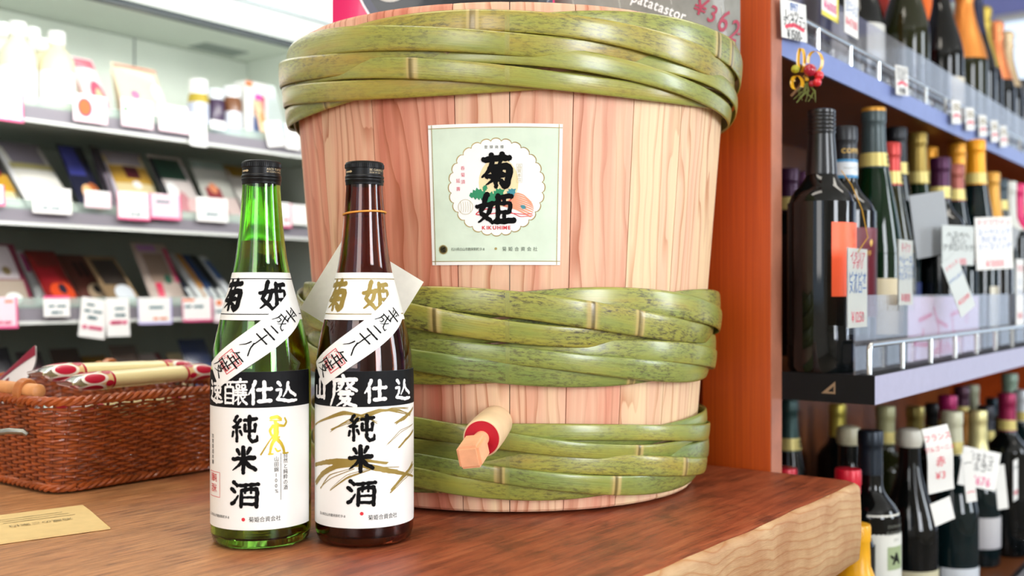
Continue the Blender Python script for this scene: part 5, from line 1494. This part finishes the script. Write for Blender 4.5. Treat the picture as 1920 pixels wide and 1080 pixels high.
def loop(cx, cz, rx, rz, a0, a1): return [(cx + rx * math.cos(a0 + (a1 - a0) * i / 16), -.006, cz + rz * math.sin(a0 + (a1 - a0) * i / 16)) for i in range(17)]
ribbon(loop(.0115, .0225, .0080, .0115, -2.4, 3.3), .0055); ribbon(loop(-.0040, .024, .0035, .0135, -1.8, 3.8), .0058); ribbon(loop(-.0085, -.0015, .0060, .0080, -.6, 4.2), .0060); ribbon(loop(-.0055, .003, .008, .004, -.5, 3.8), .006)
mb = MB(); mb.tube([(.004, -.003, .012), (-.006, -.003, -.006), (-.014, -.001, -.015)], .0016, 6); mb.build('twig', mat('twig_brown', '#6d4a26', .6), orn)
r_ = random.Random(2)
mb = MB()
for i in range(14): mb.tube([(.003, -.004, .0), (.004 + r_.uniform(-.012, .008), -.005, -.010), (.002 + r_.uniform(-.018, .012), -.004, -.019 + r_.uniform(-.004, .004))], .0003, 4)
stuff(mb.build('dry_grass', mat('dry_grass', '#77803c', .6), orn))

# ---------------------------------------------------------------- open cooler with packed food
CA0, CA1, CF, CK = 0.05, 1.7526, 1.75, 2.20      # along the shelves; front and back as -b
m_cool = mat('cooler_white_enamel', '#e6ebe2', .4, var=.04, vscale=8)
m_coolg = mat('cooler_back_grey', '#aeb5ac', .45, var=.05, vscale=8)
m_rail = mat('cooler_rail_grey', '#8f8c96', .4)
m_lip = mat('cooler_dark_lip', '#4b5257', .4)
m_glasslip = mat('glass_lip', '#dff0ea', .1, trans=.6, ior=1.2)
m_tube = mat('lamp_tube_white', '#f4fff8', .4, emit=1.7)
m_can = mat('canopy_lit_panel', '#fbfffd', .5, emit=1.35)
m_canw = mat('canopy_white', '#e9eeec', .4)
cooler = thing('open_cooler', 'white open display cooler with grey shelves and a lit canopy behind the counter', 'cooler', (0, 0, 0), ANG)
def cpart(name, m, *box, parent=None, bev=0.0):
    mb = MB(); mb.box(*box, bev=bev); return mb.build(name, m, parent or cooler, smooth=bool(bev))
cpart('back_panel', m_coolg, CA0, CA1, CK, CK + .03, -.5, .80)
cpart('upper_back_panel', m_cool, CA0, CA1 - .001, CK - .004, CK, .53, .798)
for a in (.62, 1.02, 1.42): cpart('panel_joint', m_lip, a, a + .003, CK - .0048, CK - .004, .53, .798)
cpart('end_panel', m_cool, CA1, CA1 + .04, CF - .03, CK + .03, ZF, .84)
cpart('end_panel', m_cool, CA0 - .04, CA0, CF - .03, CK + .03, ZF, .84)
cpart('ceiling_panel', m_cool, CA0, CA1, CF - .02, CK + .03, .80, .84)
cpart('air_grille', mat('grille_grey', '#8b9490', .5), CA1 - .20, CA1 - .07, CK - .10, CK - .03, .7985, .80)
cpart('plinth', mat('cooler_plinth', '#7e8286', .5), CA0, CA1, CF - .25, CK + .03, ZF, -.22)
cpart('deck', m_coolg, CA0, CA1, CF - .25, CK, -.22, -.20)
cpart('front_wall', m_canw, CA0, CA1, CF - .27, CF - .25, ZF, -.06)
# canopy: dark lip, white lamp housing, lit sign panel above
cpart('dark_lip', m_lip, CA0, CA1, CF - .036, CF - .02, .722, .80)
cn = cpart('canopy_housing', m_canw, CA0, CA1, CF - .16, CF - .036, .735, .84)
cpart('canopy_trim', mat('canopy_trim_grey', '#9aa4a6', .4), CA0, CA1, CF - .168, CF - .160, .742, .752, parent=cn)
cpart('lit_sign_panel', m_can, CA0, CA1, CF - .175, CF - .168, .752, 1.10, parent=cn)
cpart('canopy_trim', mat('canopy_trim_grey', '#9aa4a6', .4), CA0, CA1, CF - .178, CF - .175, .80, .806, parent=cn)
cpart('lamp_diffuser', m_tube, CA0 + .01, CA1 - .01, CF - .150, CF - .045, .731, .735, parent=cn)
SH = [.5225, .3440, .1745, .0000]
for i, z in enumerate(SH):
    yf = CF - (0 if i < 3 else .06)
    sb = cpart('shelf_board', m_coolg, CA0 + .001, CA1 - .001, yf, CK - .005, z - .012, z)
    cpart('price_rail', m_rail, CA0 + .001, CA1 - .001, yf - .012, yf - .0005, z - .028, z - .004, parent=sb)
    cpart('rail_edge', m_canw, CA0 + .001, CA1 - .001, yf - .014, yf - .0125, z - .032, z - .026, parent=sb)
    cpart('glass_lip', m_glasslip, CA0 + .001, CA1 - .001, yf - .004, yf - .002, z - .003, z + .014, parent=sb)

def CXY(px, b):
    X, Y = at(px, b); return X, Y
def zat(y, Y): return CAM_H + (HZ - y) / FPX * Y
GF = {1: 'packed food on the top cooler shelf', 2: 'packed food on the middle cooler shelf', 3: 'packed food on the third cooler shelf', 4: 'packed food on the bottom cooler shelf'}
GP = {1: 'price tags on the top cooler shelf', 2: 'price tags on the middle cooler shelf', 3: 'price tags on the third cooler shelf'}
PK = {}
def pmat(c, film=True):
    if c not in PK: PK[c] = mat('pack_print_' + c[1:], c, .32, coat=.35)
    return PK[c]
def pouch(row, label, px0, px1, ytop, body, prints=(), lean=.07, th=.022, b=-1.80, name='food_pouch', header=None, cat='packaged food', wf=.90):
    """a filled film bag leaning back on its shelf; prints: (kind, u0, v0, u1, v1, colour)"""
    z0 = SH[row - 1] + .001
    pxm = (px0 + px1) / 2
    X, Y = CXY(pxm, b)
    X0, _ = CXY(px0, b); X1, _ = CXY(px1, b)
    # width along the shelf
    aL = (lambda p: (lambda q: q[0] * UX + q[1] * UY)(CXY(p, b)))
    w = abs(aL(px1) - aL(px0)) * wf
    Yt = Y + lean * .6
    h = min({1: .24, 2: .140, 3: .140, 4: .13}[row], max(.03, zat(ytop, Yt) - z0))
    t = thing(name, label, cat, (X, Y, z0), ANG, GF[row])
    def S_(u, v, side, off=0.0):
        e = min(1, 4 * u, 4 * (1 - u)) ; f_ = min(1, 5 * v, 5 * (1 - v))
        tk = th * .5 * (math.sin(PI * min(1, max(0, u))) ** .5) * (max(0, math.sin(PI * min(1, max(0, v)))) ** .5)
        y = lean * v + (-tk - off if side else tk)
        return Vector(((u - .5) * w, y + th * .5, v * h))
    mb = MB()
    mb.grid(lambda u, v: S_(u, v, 1), 10, 10); mb.grid(lambda u, v: S_(1 - u, v, 0, 0), 10, 10)
    bd = mb.build('film_bag', pmat(body), t)
    for k, (kd, u0, v0, u1, v1, c) in enumerate(prints):
        mb = MB(); off = .0005 + .0003 * k
        if kd == 'r': mb.grid(lambda u, v: S_(u0 + (u1 - u0) * u, v0 + (v1 - v0) * v, 1, off), 6, 6)
        else:
            n = 18; cu, cv, ru, rv = (u0 + u1) / 2, (v0 + v1) / 2, (u1 - u0) / 2, (v1 - v0) / 2
            for rr_ in (0.001, .5, 1.0):
                for i in range(n): mb.v.append(tuple(S_(cu + ru * rr_ * math.cos(2 * PI * i / n), cv + rv * rr_ * math.sin(2 * PI * i / n), 1, off)))
            for q in range(2):
                for i in range(n):
                    j = (i + 1) % n
                    mb.f.append((q * n + i, q * n + j, (q + 1) * n + j, (q + 1) * n + i)); mb.m.append(0)
        mb.build('printed_panel', pmat(c), bd)
    return t
def jar(row, label, px, ytop, r, glass, capc, lab, b=-1.80, name='jar', capr=.9, caph=.024, shape='jar', liquid=None):
    z0 = SH[row - 1] + .001
    X, Y = CXY(px, b); h = zat(ytop, Y) - z0
    t = thing(name, label, 'bottle' if shape == 'bottle' else 'jar', (X, Y, z0), ANG, GF[row])
    mb = MB()
    if shape == 'bottle': pf = [(.0005, 0), (r * .92, 0), (r, .006), (r, h * .55), (r * .93, h * .66), (r * .62, h * .76), (r * .42, h * .80), (r * .40, h - caph), (.0005, h - caph)]
    else: pf = [(.0005, 0), (r * .92, 0), (r, .005), (r, h - caph - .010), (r * .88, h - caph), (.0005, h - caph)]
    mb.lathe(pf, 28); bd = mb.build('body', pmat(glass), t, angle=50)
    mb = MB(); cr = r * (.48 if shape == 'bottle' else capr); mb.lathe([(.0005, h - caph), (cr, h - caph), (cr, h - .003), (cr * .92, h), (.0005, h)], 24); mb.build('cap', pmat(capc), t, angle=35)
    if lab:
        c, v0, v1 = lab
        mb = MB(); mb.lathe([(r + .0005, h * v0), (r + .0005, h * v1)], 28); mb.build('paper_label', pmat(c), t)
    return t
# top shelf
jar(1, 'white spouted bottle of rice drink at the end of the top cooler shelf', 2, 44, .031, '#f3efe0', '#ffffff', ('#f7f7f5', .12, .5), shape='bottle', b=-1.92)
jar(1, 'tall white capped bottle of rice drink with plain label, second on top cooler shelf', 33, 42, .032, '#f2ecd2', '#ffffff', ('#fafaf8', .10, .48), shape='bottle', b=-1.83)
jar(1, 'white bottle of rice drink in the second row of the top cooler shelf', 62, 52, .030, '#f0ecdc', '#fdfdfd', ('#f7f7f5', .12, .5), shape='bottle', b=-2.03)
jar(1, 'shorter white bottle of rice drink beside the orange striped bag', 80, 74, .032, '#f0e8c8', '#fdfdfd', ('#f7f7f5', .12, .5), shape='bottle', b=-1.93)
jar(1, 'white bottle of rice drink with yellowish contents next to the orange striped bag', 106, 60, .032, '#efe6c2', '#ffffff', ('#fafaf8', .10, .50), shape='bottle', b=-1.82)
pouch(1, 'red and white bag standing between rice drink and orange striped bag', 116, 142, 100, '#f1e3df', (('r', .1, .72, .9, .95, '#e5632f'), ('r', .05, .35, .8, .52, '#cf2f45'), ('e', .2, .05, .8, .3, '#eab29a')), lean=.04, b=-1.93)
pouch(1, 'white bag with orange stripes on the top cooler shelf', 138, 186, 100, '#f6f1ea', (('r', .62, .05, .86, .95, '#ea6a35'), ('r', .02, .1, .16, .7, '#ee8a5a'), ('r', .25, .8, .6, .96, '#e8ebe8')), lean=.07, b=-1.875, wf=.8)
pouch(1, 'white bag with pink food picture on the top cooler shelf', 176, 232, 106, '#f0e6e8', (('r', .05, .82, .9, .97, '#d9576f'), ('e', .25, .12, .85, .62, '#cf5a78'), ('e', .4, .25, .7, .5, '#e8c6a0'), ('e', .3, .62, .8, .8, '#fbfbfb')), lean=.09, wf=.84)
pouch(1, 'narrow tan and maroon bag behind the cream standing pouch', 232, 258, 130, '#d8c2a0', (('r', .3, .2, .9, .55, '#7e3344'), ('r', .1, .05, .6, .2, '#5f6b50')), lean=.04, b=-1.90)
pouch(1, 'large cream standing pouch with small pink and teal pictures', 248, 342, 121, '#f3e3c6', (('r', .02, .93, .98, .98, '#d9826b'), ('e', .15, .42, .32, .56, '#d98ab0'), ('e', .34, .30, .5, .44, '#86c0b6'), ('e', .6, .42, .98, .72, '#fafafa'), ('e', .68, .28, .92, .42, '#6b5a7a'), ('r', .1, .06, .9, .24, '#f7f2ec')), lean=.06, th=.045)
jar(1, 'jar of olive pickles with white lid on the top cooler shelf', 372, 150, .0215, '#b6a02c', '#f4f6f6', ('#c4cbe0', .12, .56), caph=.030, b=-1.80)
jar(1, 'jar of dark purple paste with white lid beside the olive jar', 404, 168, .0195, '#3a2348', '#dfe6ee', ('#b4c0dc', .04, .26), caph=.022, b=-1.80)
jar(1, 'jar of amber and purple pickles with pale lid beside the white carton', 435, 163, .0210, '#7a4a26', '#eef1f4', ('#dfe3ee', .04, .5), caph=.024, b=-1.80)
def carton(row, label, px, ytop, w, d, prints, b, col='#f4f4f2'):
    z0 = SH[row - 1] + .001; X, Y = CXY(px, b); h = zat(ytop, Y) - z0
    t = thing('carton', label, 'packaged food', (X, Y, z0), ANG, GF[row])
    mb = MB(); mb.box(-w / 2, w / 2, -d / 2, d / 2, 0, h, bev=.002); bd = mb.build('box', pmat(col), t)
    for k, (u0, v0, u1, v1, c) in enumerate(prints):
        mb = MB(); mb.box((u0 - .5) * w, (u1 - .5) * w, -d / 2 - .0008 - k * .0003, -d / 2, v0 * h, v1 * h); mb.build('printed_panel', pmat(c), bd, smooth=False)
carton(1, 'white carton with magenta and blue panel on the top cooler shelf', 470, 156, .062, .04, ((.42, .45, .85, .78, '#c25a68'), (.42, .64, .70, .80, '#d452b4'), (.36, .10, .85, .42, '#6f86c4'), (.02, .9, .3, .99, '#e8824a')), -1.82)
pouch(1, 'peach coloured snack bag beside the white carton', 488, 516, 186, '#f3c9a0', (('e', .2, .3, .8, .7, '#e8945a'),), lean=.03, b=-1.765, wf=.55, th=.010)
pouch(1, 'clear pale bag leaning at the far end of the top cooler shelf', 505, 556, 156, '#dbe6e6', (('r', .1, .1, .9, .4, '#bcd4e0'), ('r', .0, .0, .08, 1, '#6f8680')), lean=.06, b=-1.84)
# middle shelf
pouch(2, 'yellow noodle pack with dark top at the end of the middle cooler shelf', -14, 58, 262, '#3c3a3a', (('r', .0, .0, 1, .42, '#efe3ae'), ('r', .3, .25, 1, .50, '#d8a63a'), ('e', .35, .45, .75, .62, '#8f1d2f'), ('r', 0, 0, 1, .16, '#f1f3ee')), lean=.13)
pouch(2, 'large white noodle pack with grey lilac header leaning on the middle cooler shelf', 62, 164, 238, '#f6f4ea', (('r', .0, .66, 1, 1.0, '#9a92a0'), ('r', .05, .60, .95, .68, '#d8cf8f'), ('r', .12, .2, .9, .5, '#fbf9f2'), ('r', 0, 0, .07, .9, '#ffffff')), lean=.15, th=.03)
pouch(2, 'navy blue pack with picture of orange fried food', 160, 216, 272, '#1f2138', (('r', .05, .55, .6, .97, '#3a3f8c'), ('e', .3, .06, .95, .45, '#b9683a'), ('e', .2, .18, .6, .42, '#f2c089'), ('r', .55, .75, .95, .95, '#15151c')), lean=.10)
pouch(2, 'thin black pack standing beside the navy blue pack', 214, 236, 262, '#2b2630', (('r', .3, .1, .6, .6, '#7d7480'),), lean=.08)
pouch(2, 'yellow tray pack with maroon square and clear crinkled top', 236, 332, 262, '#e3d2a2', (('r', .0, .78, 1, 1, '#a9a2ae'), ('r', .08, .5, .92, .76, '#c79c42'), ('r', .35, .58, .66, .76, '#5a1c2c'), ('e', .4, .42, .6, .54, '#f6f6f4'), ('r', .2, .08, .85, .38, '#f0e6b8'), ('r', .0, .0, .08, .8, '#d6d0e2')), lean=.10, th=.04)
pouch(2, 'pack of pink beans with dark green top on the middle cooler shelf', 330, 402, 292, '#d9cfcc', (('r', .05, .62, .85, .95, '#27473a'), ('r', .0, .2, .1, .95, '#20242c'), ('e', .18, .1, .62, .45, '#c98c92'), ('e', .5, .05, .95, .35, '#e2c0c0'), ('e', .1, .32, .4, .58, '#f4f6f6')), lean=.10)
pouch(2, 'grey header pack of red dried meat on the middle cooler shelf', 404, 474, 284, '#b9bab2', (('r', .1, .08, .5, .55, '#8f3a40'), ('e', .2, .45, .42, .62, '#e0906a'), ('r', .5, .1, .95, .4, '#d8c4c0'), ('r', 0, .86, 1, .98, '#8fa39c')), lean=.09)
pouch(2, 'yellow and brown striped pack at the far end of middle cooler shelf', 478, 556, 288, '#d5d2cc', (('r', .0, .8, 1, 1, '#9c7a1e'), ('r', .84, .1, .97, .9, '#c9a822'), ('r', .70, .3, .84, .9, '#6b3a2c'), ('r', .1, .1, .6, .4, '#e6c9cf')), lean=.12)
# third shelf
pouch(3, 'maroon pack with white round-cornered label at the end of the third cooler shelf', -10, 78, 456, '#7a2f45', (('r', .22, .42, .80, .96, '#c9c0c4'), ('e', .42, .48, .62, .62, '#8c7a52'), ('r', .15, .1, .85, .40, '#a8998a'), ('e', .3, .02, .7, .2, '#e9efec')), lean=.08)
pouch(3, 'clear pack with pale slices beside the maroon pack', 76, 108, 470, '#c9ccd0', (('r', .1, .05, .9, .35, '#e6eeee'), ('r', .05, .6, .3, .95, '#b34a7e')), lean=.08, b=-1.84)
pouch(3, 'dark red pack with orange bowl picture on the third cooler shelf', 96, 166, 470, '#8c1a1c', (('r', .0, .7, 1, 1, '#6f1f1c'), ('e', .15, .04, .92, .42, '#dd4c22'), ('e', .42, .2, .68, .38, '#2b2436'), ('r', .05, .4, .6, .66, '#a01c28')), lean=.10, wf=.84)
pouch(3, 'brown pack with row of dark figures next to the dark red pack', 158, 226, 478, '#6e4038', (('r', .3, .55, .42, .85, '#2e2022'), ('r', .5, .55, .62, .85, '#2e2022'), ('e', .3, .05, .95, .42, '#d8c0a0'), ('e', .5, .22, .72, .38, '#2a2630'), ('r', .85, .1, .97, .6, '#c06a3c')), lean=.10, b=-1.835, wf=.86)
pouch(3, 'tan framed pack with black picture on the third cooler shelf', 210, 280, 480, '#8c7456', (('r', .1, .4, .85, .92, '#3a322e'), ('e', .25, .02, .9, .4, '#dfe6ee'), ('r', .86, .1, .95, .9, '#b89a72')), lean=.10, wf=.84, b=-1.785)
pouch(3, 'clear pack with pink stripe and green garnish on third cooler shelf', 290, 362, 456, '#b7a69c', (('r', .15, .35, .75, .82, '#8f7a6c'), ('r', .82, .35, .98, .92, '#c23a66'), ('r', .2, .05, .38, .34, '#cf1f4c'), ('e', .5, .32, .7, .48, '#2c5b48'), ('r', .1, .86, .6, .97, '#b78ac2')), lean=.08)
for k, (p0, p1, c, nm) in enumerate(((362, 380, '#23283a', 'navy'), (378, 398, '#cfd3d6', 'silver'), (392, 410, '#c08a4c', 'tan'), (404, 424, '#26406e', 'blue'), (418, 440, '#1d1f24', 'black'))):
    pouch(3, 'slim %s pack standing sideways on the third cooler shelf' % nm, p0, p1, 474 + k, c, (('r', .2, .06, .8, .30, '#e8eeee'),), lean=.12, wf=.68, th=.012)
pouch(3, 'slim white pack with blue edge standing beside the slim black one', 441, 457, 480, '#d9dee2', (('r', .1, .5, .9, .9, '#3f5f96'),), lean=.12)
# bottom shelf, seen over the basket
for (p0, p1, yt, c, pr, lb) in ((-8, 60, 652, '#26242a', (('r', .1, .1, .9, .6, '#3c2f36'),), 'dark plum pack on the bottom cooler shelf behind the snack bag'),
    (62, 120, 660, '#2e2428', (('r', .1, .2, .9, .7, '#5b3038'),), 'black and maroon pack on the bottom cooler shelf'),
    (122, 190, 654, '#4a3a36', (('r', .0, .3, 1, .5, '#77706e'),), 'brown pack with grey stripe on the bottom cooler shelf'),
    (176, 242, 668, '#7c5c22', (('r', .05, .1, .95, .5, '#b08a2c'),), 'mustard yellow pack on the bottom cooler shelf'),
    (236, 300, 648, '#564842', (('r', .0, .45, 1, .6, '#8a807c'),), 'brown grey striped pack on the bottom cooler shelf'),
    (256, 346, 664, '#cfc0c0', (('r', .1, .15, .75, .6, '#b58d8d'), ('r', .85, 0, 1, 1, '#7a2c3a')), 'pale pink pack with maroon side on the bottom cooler shelf'),
    (346, 384, 662, '#d8c49a', (('e', .2, .2, .8, .8, '#e8dcc0'),), 'cream and yellow pack beside the pale pink one'),
    (366, 430, 636, '#2c3450', (('r', .1, .1, .9, .5, '#3c4c78'),), 'navy pack at the far end of the bottom cooler shelf')):
    pouch(4, lb, p0, p1, yt, c, pr, lean=.06, b=-1.74 if '#2' in c or c == '#564842' else -1.80, wf=.8)

# price tags clipped on the cooler rails
m_ptw = mat('price_tag_white', '#fafafa', .5); m_ptp = mat('price_tag_pink', '#ee5f97', .5); m_ptl = mat('price_tag_lavender', '#c4bdf0', .5); m_ptpl = mat('price_tag_pale_pink', '#f6d9e6', .5)
m_dash = mat('tag_print_teal', '#51808a', .6); m_dashr = mat('tag_print_red', '#e0648c', .6); m_dasho = mat('tag_print_orange', '#ec8a5a', .6)
def shelf_tag(row, label, px0, px1, y0, y1, base=None, border=None, marks=(), roll=0.0, b=None):
    b = -(CF - .018) if b is None else b
    pxm = (px0 + px1) / 2; X, Y = CXY(pxm, b)
    aL = lambda p: (lambda q: q[0] * UX + q[1] * UY)(CXY(p, b))
    w = abs(aL(px1) - aL(px0)); zt = zat(y0, Y); hh = (y1 - y0) / FPX * Y
    t = thing('shelf_price_tag', label, 'price tag', (X, Y, zt), 0, GP[row], rot=(math.radians(-4), roll, ANG))
    mb = MB(); mb.box(-w / 2, w / 2, -.0008, 0, -hh, 0); cd_ = mb.build('card', base or m_ptw, t, smooth=False)
    f = lambda x, z: Vector((x, -.0011, z))
    if border:
        p = Print(); q = .0032; p.rect(-w / 2, -hh, w / 2, -hh + q * 1.3); p.rect(w / 2 - q, -hh + q * 1.3, w / 2, 0); p.rect(-w / 2, -hh + q * 1.3, -w / 2 + q * .6, 0); p.build('coloured_border', border, f, cd_, 0)
    for k, (kd, u0, v0, u1, v1, m) in enumerate(marks):
        p = Print()
        if kd == 'r': p.rect((u0 - .5) * w, -hh * (1 - v0), (u1 - .5) * w, -hh * (1 - v1))
        elif kd == 'e': p.disc(((u0 + u1) / 2 - .5) * w, -hh * (1 - (v0 + v1) / 2), (u1 - u0) / 2 * w, 20, (v1 - v0) / 2 * hh)
        else:
            n = 6
            for i in range(n):
                if (i * 7 + k) % 5: p.stroke([((u0 + (u1 - u0) * i / n - .5) * w, -hh * (1 - v0), (v1 - v0) * hh), ((u0 + (u1 - u0) * (i + .65) / n - .5) * w, -hh * (1 - v0) + .0008, (v1 - v0) * hh)], i, .4)
        p.build('print', m, lambda x, z, k=k: Vector((x, -.0012 - .0003 * k, z)), cd_, 0)
m_or = mat('tag_orange_disc', '#ee6a34', .5); m_nv = mat('tag_navy_ring', '#2d3f86', .5); m_gn = mat('tag_green_mark', '#4aa84e', .5)
shelf_tag(1, 'large white price tag with pink lower border under the rice drinks', -6, 42, 150, 229, border=m_ptp, marks=(('d', .3, .66, .8, .70, m_dash), ('d', .5, .22, .85, .27, m_dashr)))
shelf_tag(1, 'white price tag with orange disc in a navy ring', 136, 200, 178, 231, border=m_ptpl, marks=(('e', .12, .18, .56, .86, m_nv), ('e', .15, .24, .51, .82, m_or)))
shelf_tag(1, 'white price tag with green mark and pink stripe', 226, 285, 187, 240, border=m_ptpl, marks=(('e', .1, .05, .5, .6, m_canw), ('e', .06, .55, .22, .68, m_gn), ('r', .48, .1, .54, .9, m_ptp)))
shelf_tag(1, 'plain white price tag with thin pink border before the cream pouch', 296, 352, 198, 249, border=m_ptpl)
shelf_tag(1, 'tall plain white price tag hanging before the olive jar', 354, 386, 214, 275)
shelf_tag(1, 'small curled white tag before the purple jar', 394, 422, 226, 243, base=m_ptw)
shelf_tag(1, 'tilted plain white price tag before the peach snack bag', 494, 525, 227, 275, roll=math.radians(-10))
shelf_tag(1, 'plain white price tag at the barrel end of the top cooler shelf', 534, 560, 232, 281)
shelf_tag(2, 'pink-bordered price tag under the yellow noodle pack', -30, 8, 346, 386, border=m_ptp)
shelf_tag(2, 'large white price tag under the white noodle pack', 60, 133, 352, 401, marks=(('d', .15, .62, .85, .67, m_dash), ('d', .25, .2, .7, .28, m_dash)))
shelf_tag(2, 'small pink-bordered price tag under the navy blue pack', 158, 207, 358, 390, border=m_ptpl, marks=(('d', .2, .5, .8, .58, m_dash),))
shelf_tag(2, 'pink-bordered price tag under the yellow tray pack', 219, 280, 360, 413, border=m_ptp, marks=(('d', .2, .55, .8, .60, m_dash), ('d', .4, .2, .7, .27, m_dash)))
shelf_tag(2, 'pink tag with teal writing touching the one under the tray pack', 281, 338, 364, 412, base=m_ptpl, border=m_ptp, marks=(('d', .1, .68, .75, .78, m_dash),))
shelf_tag(2, 'plain white price tag under the pink beans pack', 368, 426, 371, 416, marks=(('d', .2, .3, .8, .4, m_dash),))
shelf_tag(2, 'pink-bordered price tag under the striped pack beside the green bottle', 520, 545, 380, 427, border=m_ptp, marks=(('d', .4, .3, .8, .4, m_dashr),))
shelf_tag(2, 'white price tag beside the barrel on the middle cooler shelf', 546, 580, 384, 422)
shelf_tag(3, 'pink price tag with red price under the maroon pack', -20, 32, 557, 616, base=m_ptpl, border=m_ptp, marks=(('d', .5, .85, .9, .92, m_dasho), ('d', .3, .18, .75, .26, m_dashr)))
shelf_tag(3, 'small white price tag with magenta top edge', 81, 130, 555, 594, marks=(('r', 0, .88, 1, 1, m_ptp), ('d', .2, .5, .85, .6, m_dash), ('d', .3, .2, .7, .3, m_dash)))
shelf_tag(3, 'tall tilted white price tag under the brown pack', 154, 204, 560, 634, roll=math.radians(9), marks=(('d', .15, .82, .55, .88, m_dash), ('d', .15, .66, .8, .72, m_dash), ('d', .3, .5, .6, .57, m_dash), ('d', .15, .25, .85, .34, m_dashr)))
shelf_tag(3, 'tall white price tag with pink price overlapping the tilted one', 198, 241, 559, 631, b=-(CF - .022), marks=(('d', .3, .72, .9, .78, m_dash), ('d', .4, .55, .8, .62, m_dash), ('d', .2, .36, .85, .46, m_dashr)))
shelf_tag(3, 'white price tag with lavender border under the tan framed pack', 258, 321, 558, 608, border=m_ptl, marks=(('d', .25, .62, .85, .72, m_dash), ('d', .45, .2, .85, .28, m_dasho)))
shelf_tag(3, 'pink-bordered price tag with orange heading under the clear pink pack', 341, 397, 558, 603, border=m_ptp, marks=(('r', .03, .84, .4, .95, m_dasho), ('d', .1, .62, .7, .72, m_dash)))
shelf_tag(3, 'white price tag half behind the green sake bottle', 400, 440, 560, 604, border=m_ptpl, marks=(('e', .1, .7, .4, .95, m_dasho), ('d', .1, .45, .4, .55, m_dash)))

# ---------------------------------------------------------------- two snack bags standing on the barrel lid
def chip_bag(label, x0, x1, y, body, back, ztop, deco):
    t = thing('crisp_bag', label, 'bag', ((x0 + x1) / 2, y, .4372))
    w = x1 - x0; h = ztop - .4372
    def S_(u, v, sg, off=0):
        tk = .016 * (max(0, math.sin(PI * min(1, max(0, u)))) ** .45) * (max(0, math.sin(PI * min(1, max(0, v)))) ** .5)
        return Vector(((u - .5) * w, -sg * (tk + off), v * h))
    mb = MB(); mb.grid(lambda u, v: S_(u, v, 1), 16, 14); mb.grid(lambda u, v: S_(1 - u, v, -1), 16, 14)
    bd = mb.build('film_bag', body, t)
    deco(bd, w, h, lambda off: (lambda x, z: S_(x / w + .5, z / h, 1, off)))
    return t
m_mag2 = mat('bag_magenta', '#d3155f', .35, coat=.3); m_slate = mat('bag_slate', '#35364a', .4, coat=.3); m_pan = mat('bag_pan_black', '#0d0e10', .35, coat=.3); m_plate = mat('bag_plate_grey', '#b9bab4', .4); m_tin = mat('bag_tin_grey', '#85857d', .45, var=.25, vscale=40, coat=.2)
def deco1(bd, w, h, f):
    p = Print(); p.disc(.026, .120, .1250, 64); p.clip(-w / 2 + .002, .002, w / 2 - .002, h - .002); p.build('white_rim', mat('bag_white_line', '#e3e3ea', .4), f(.0006), bd, .01, True)
    p = Print(); p.disc(.026, .120, .1225, 64); p.clip(-w / 2 + .002, .002, w / 2 - .002, h - .002); p.build('slate_disc', m_slate, f(.0010), bd, .01, True)
    p = Print(); p.disc(.018, .117, .1060, 64); p.clip(-w / 2 + .002, .002, w / 2 - .002, h - .002); p.build('black_pan', m_pan, f(.0014), bd, .01, True)
    p = Print(); p.disc(-.0545, .088, .0245, 40); p.clip(-w / 2 + .002, .002, w / 2 - .002, h - .002); p.build('plate', m_plate, f(.0018), bd, .01, True)
    p = Print(); p.ring(-.0545, .088, .020, .0010); p.ring(-.0545, .088, .015, .0008); p.clip(-w / 2 + .002, .002, w / 2 - .002, h - .002); p.build('plate_rings', m_white, f(.0022), bd, .01)
chip_bag('magenta crisp bag with black pan picture standing on the barrel lid', -.190, .045, 1.10, m_mag2, None, .62, deco1)
def deco2(bd, w, h, f):
    p = Print(); p.text('patatastor', -.020, .072, .0155, .01, math.radians(-20), .86); p.clip(-w / 2 + .002, .002, w / 2 - .002, h - .002); p.build('white_lettering', m_white, f(.0006), bd, .006)
    p = Print(); r_ = math.radians(-20); p.text('¥', .046, .061, .026, .008, r_); p.text('3', .061, .053, .026, .01, r_, .8); p.text('6', .072, .044, .034, .012, r_, .7); p.text('2', .084, .034, .034, .008, r_, .7); p.text('-', .095, .036, .022, .012, r_, .5)
    p.build('red_price', mat('marker_crimson', '#9c1c3c', .45), f(.0010), bd, .006)
    p = Print(); rs = random.Random(4)
    for i in range(26):
        x, z = rs.uniform(-.09, .095), rs.uniform(.0, .12); p.stroke([(x, z, .0012), (x + .002, z - .012, .0004)], i, .6)
    p.clip(-w / 2 + .002, .002, w / 2 - .002, h - .002)
    p.build('pale_scratches', mat('scratch_pale', '#b9b9b0', .5), f(.0004), bd, 0)
chip_bag('grey tin-look crisp bag with white lettering and red handwritten price on the barrel', .046, .2475, 1.128, m_tin, None, .62, deco2)
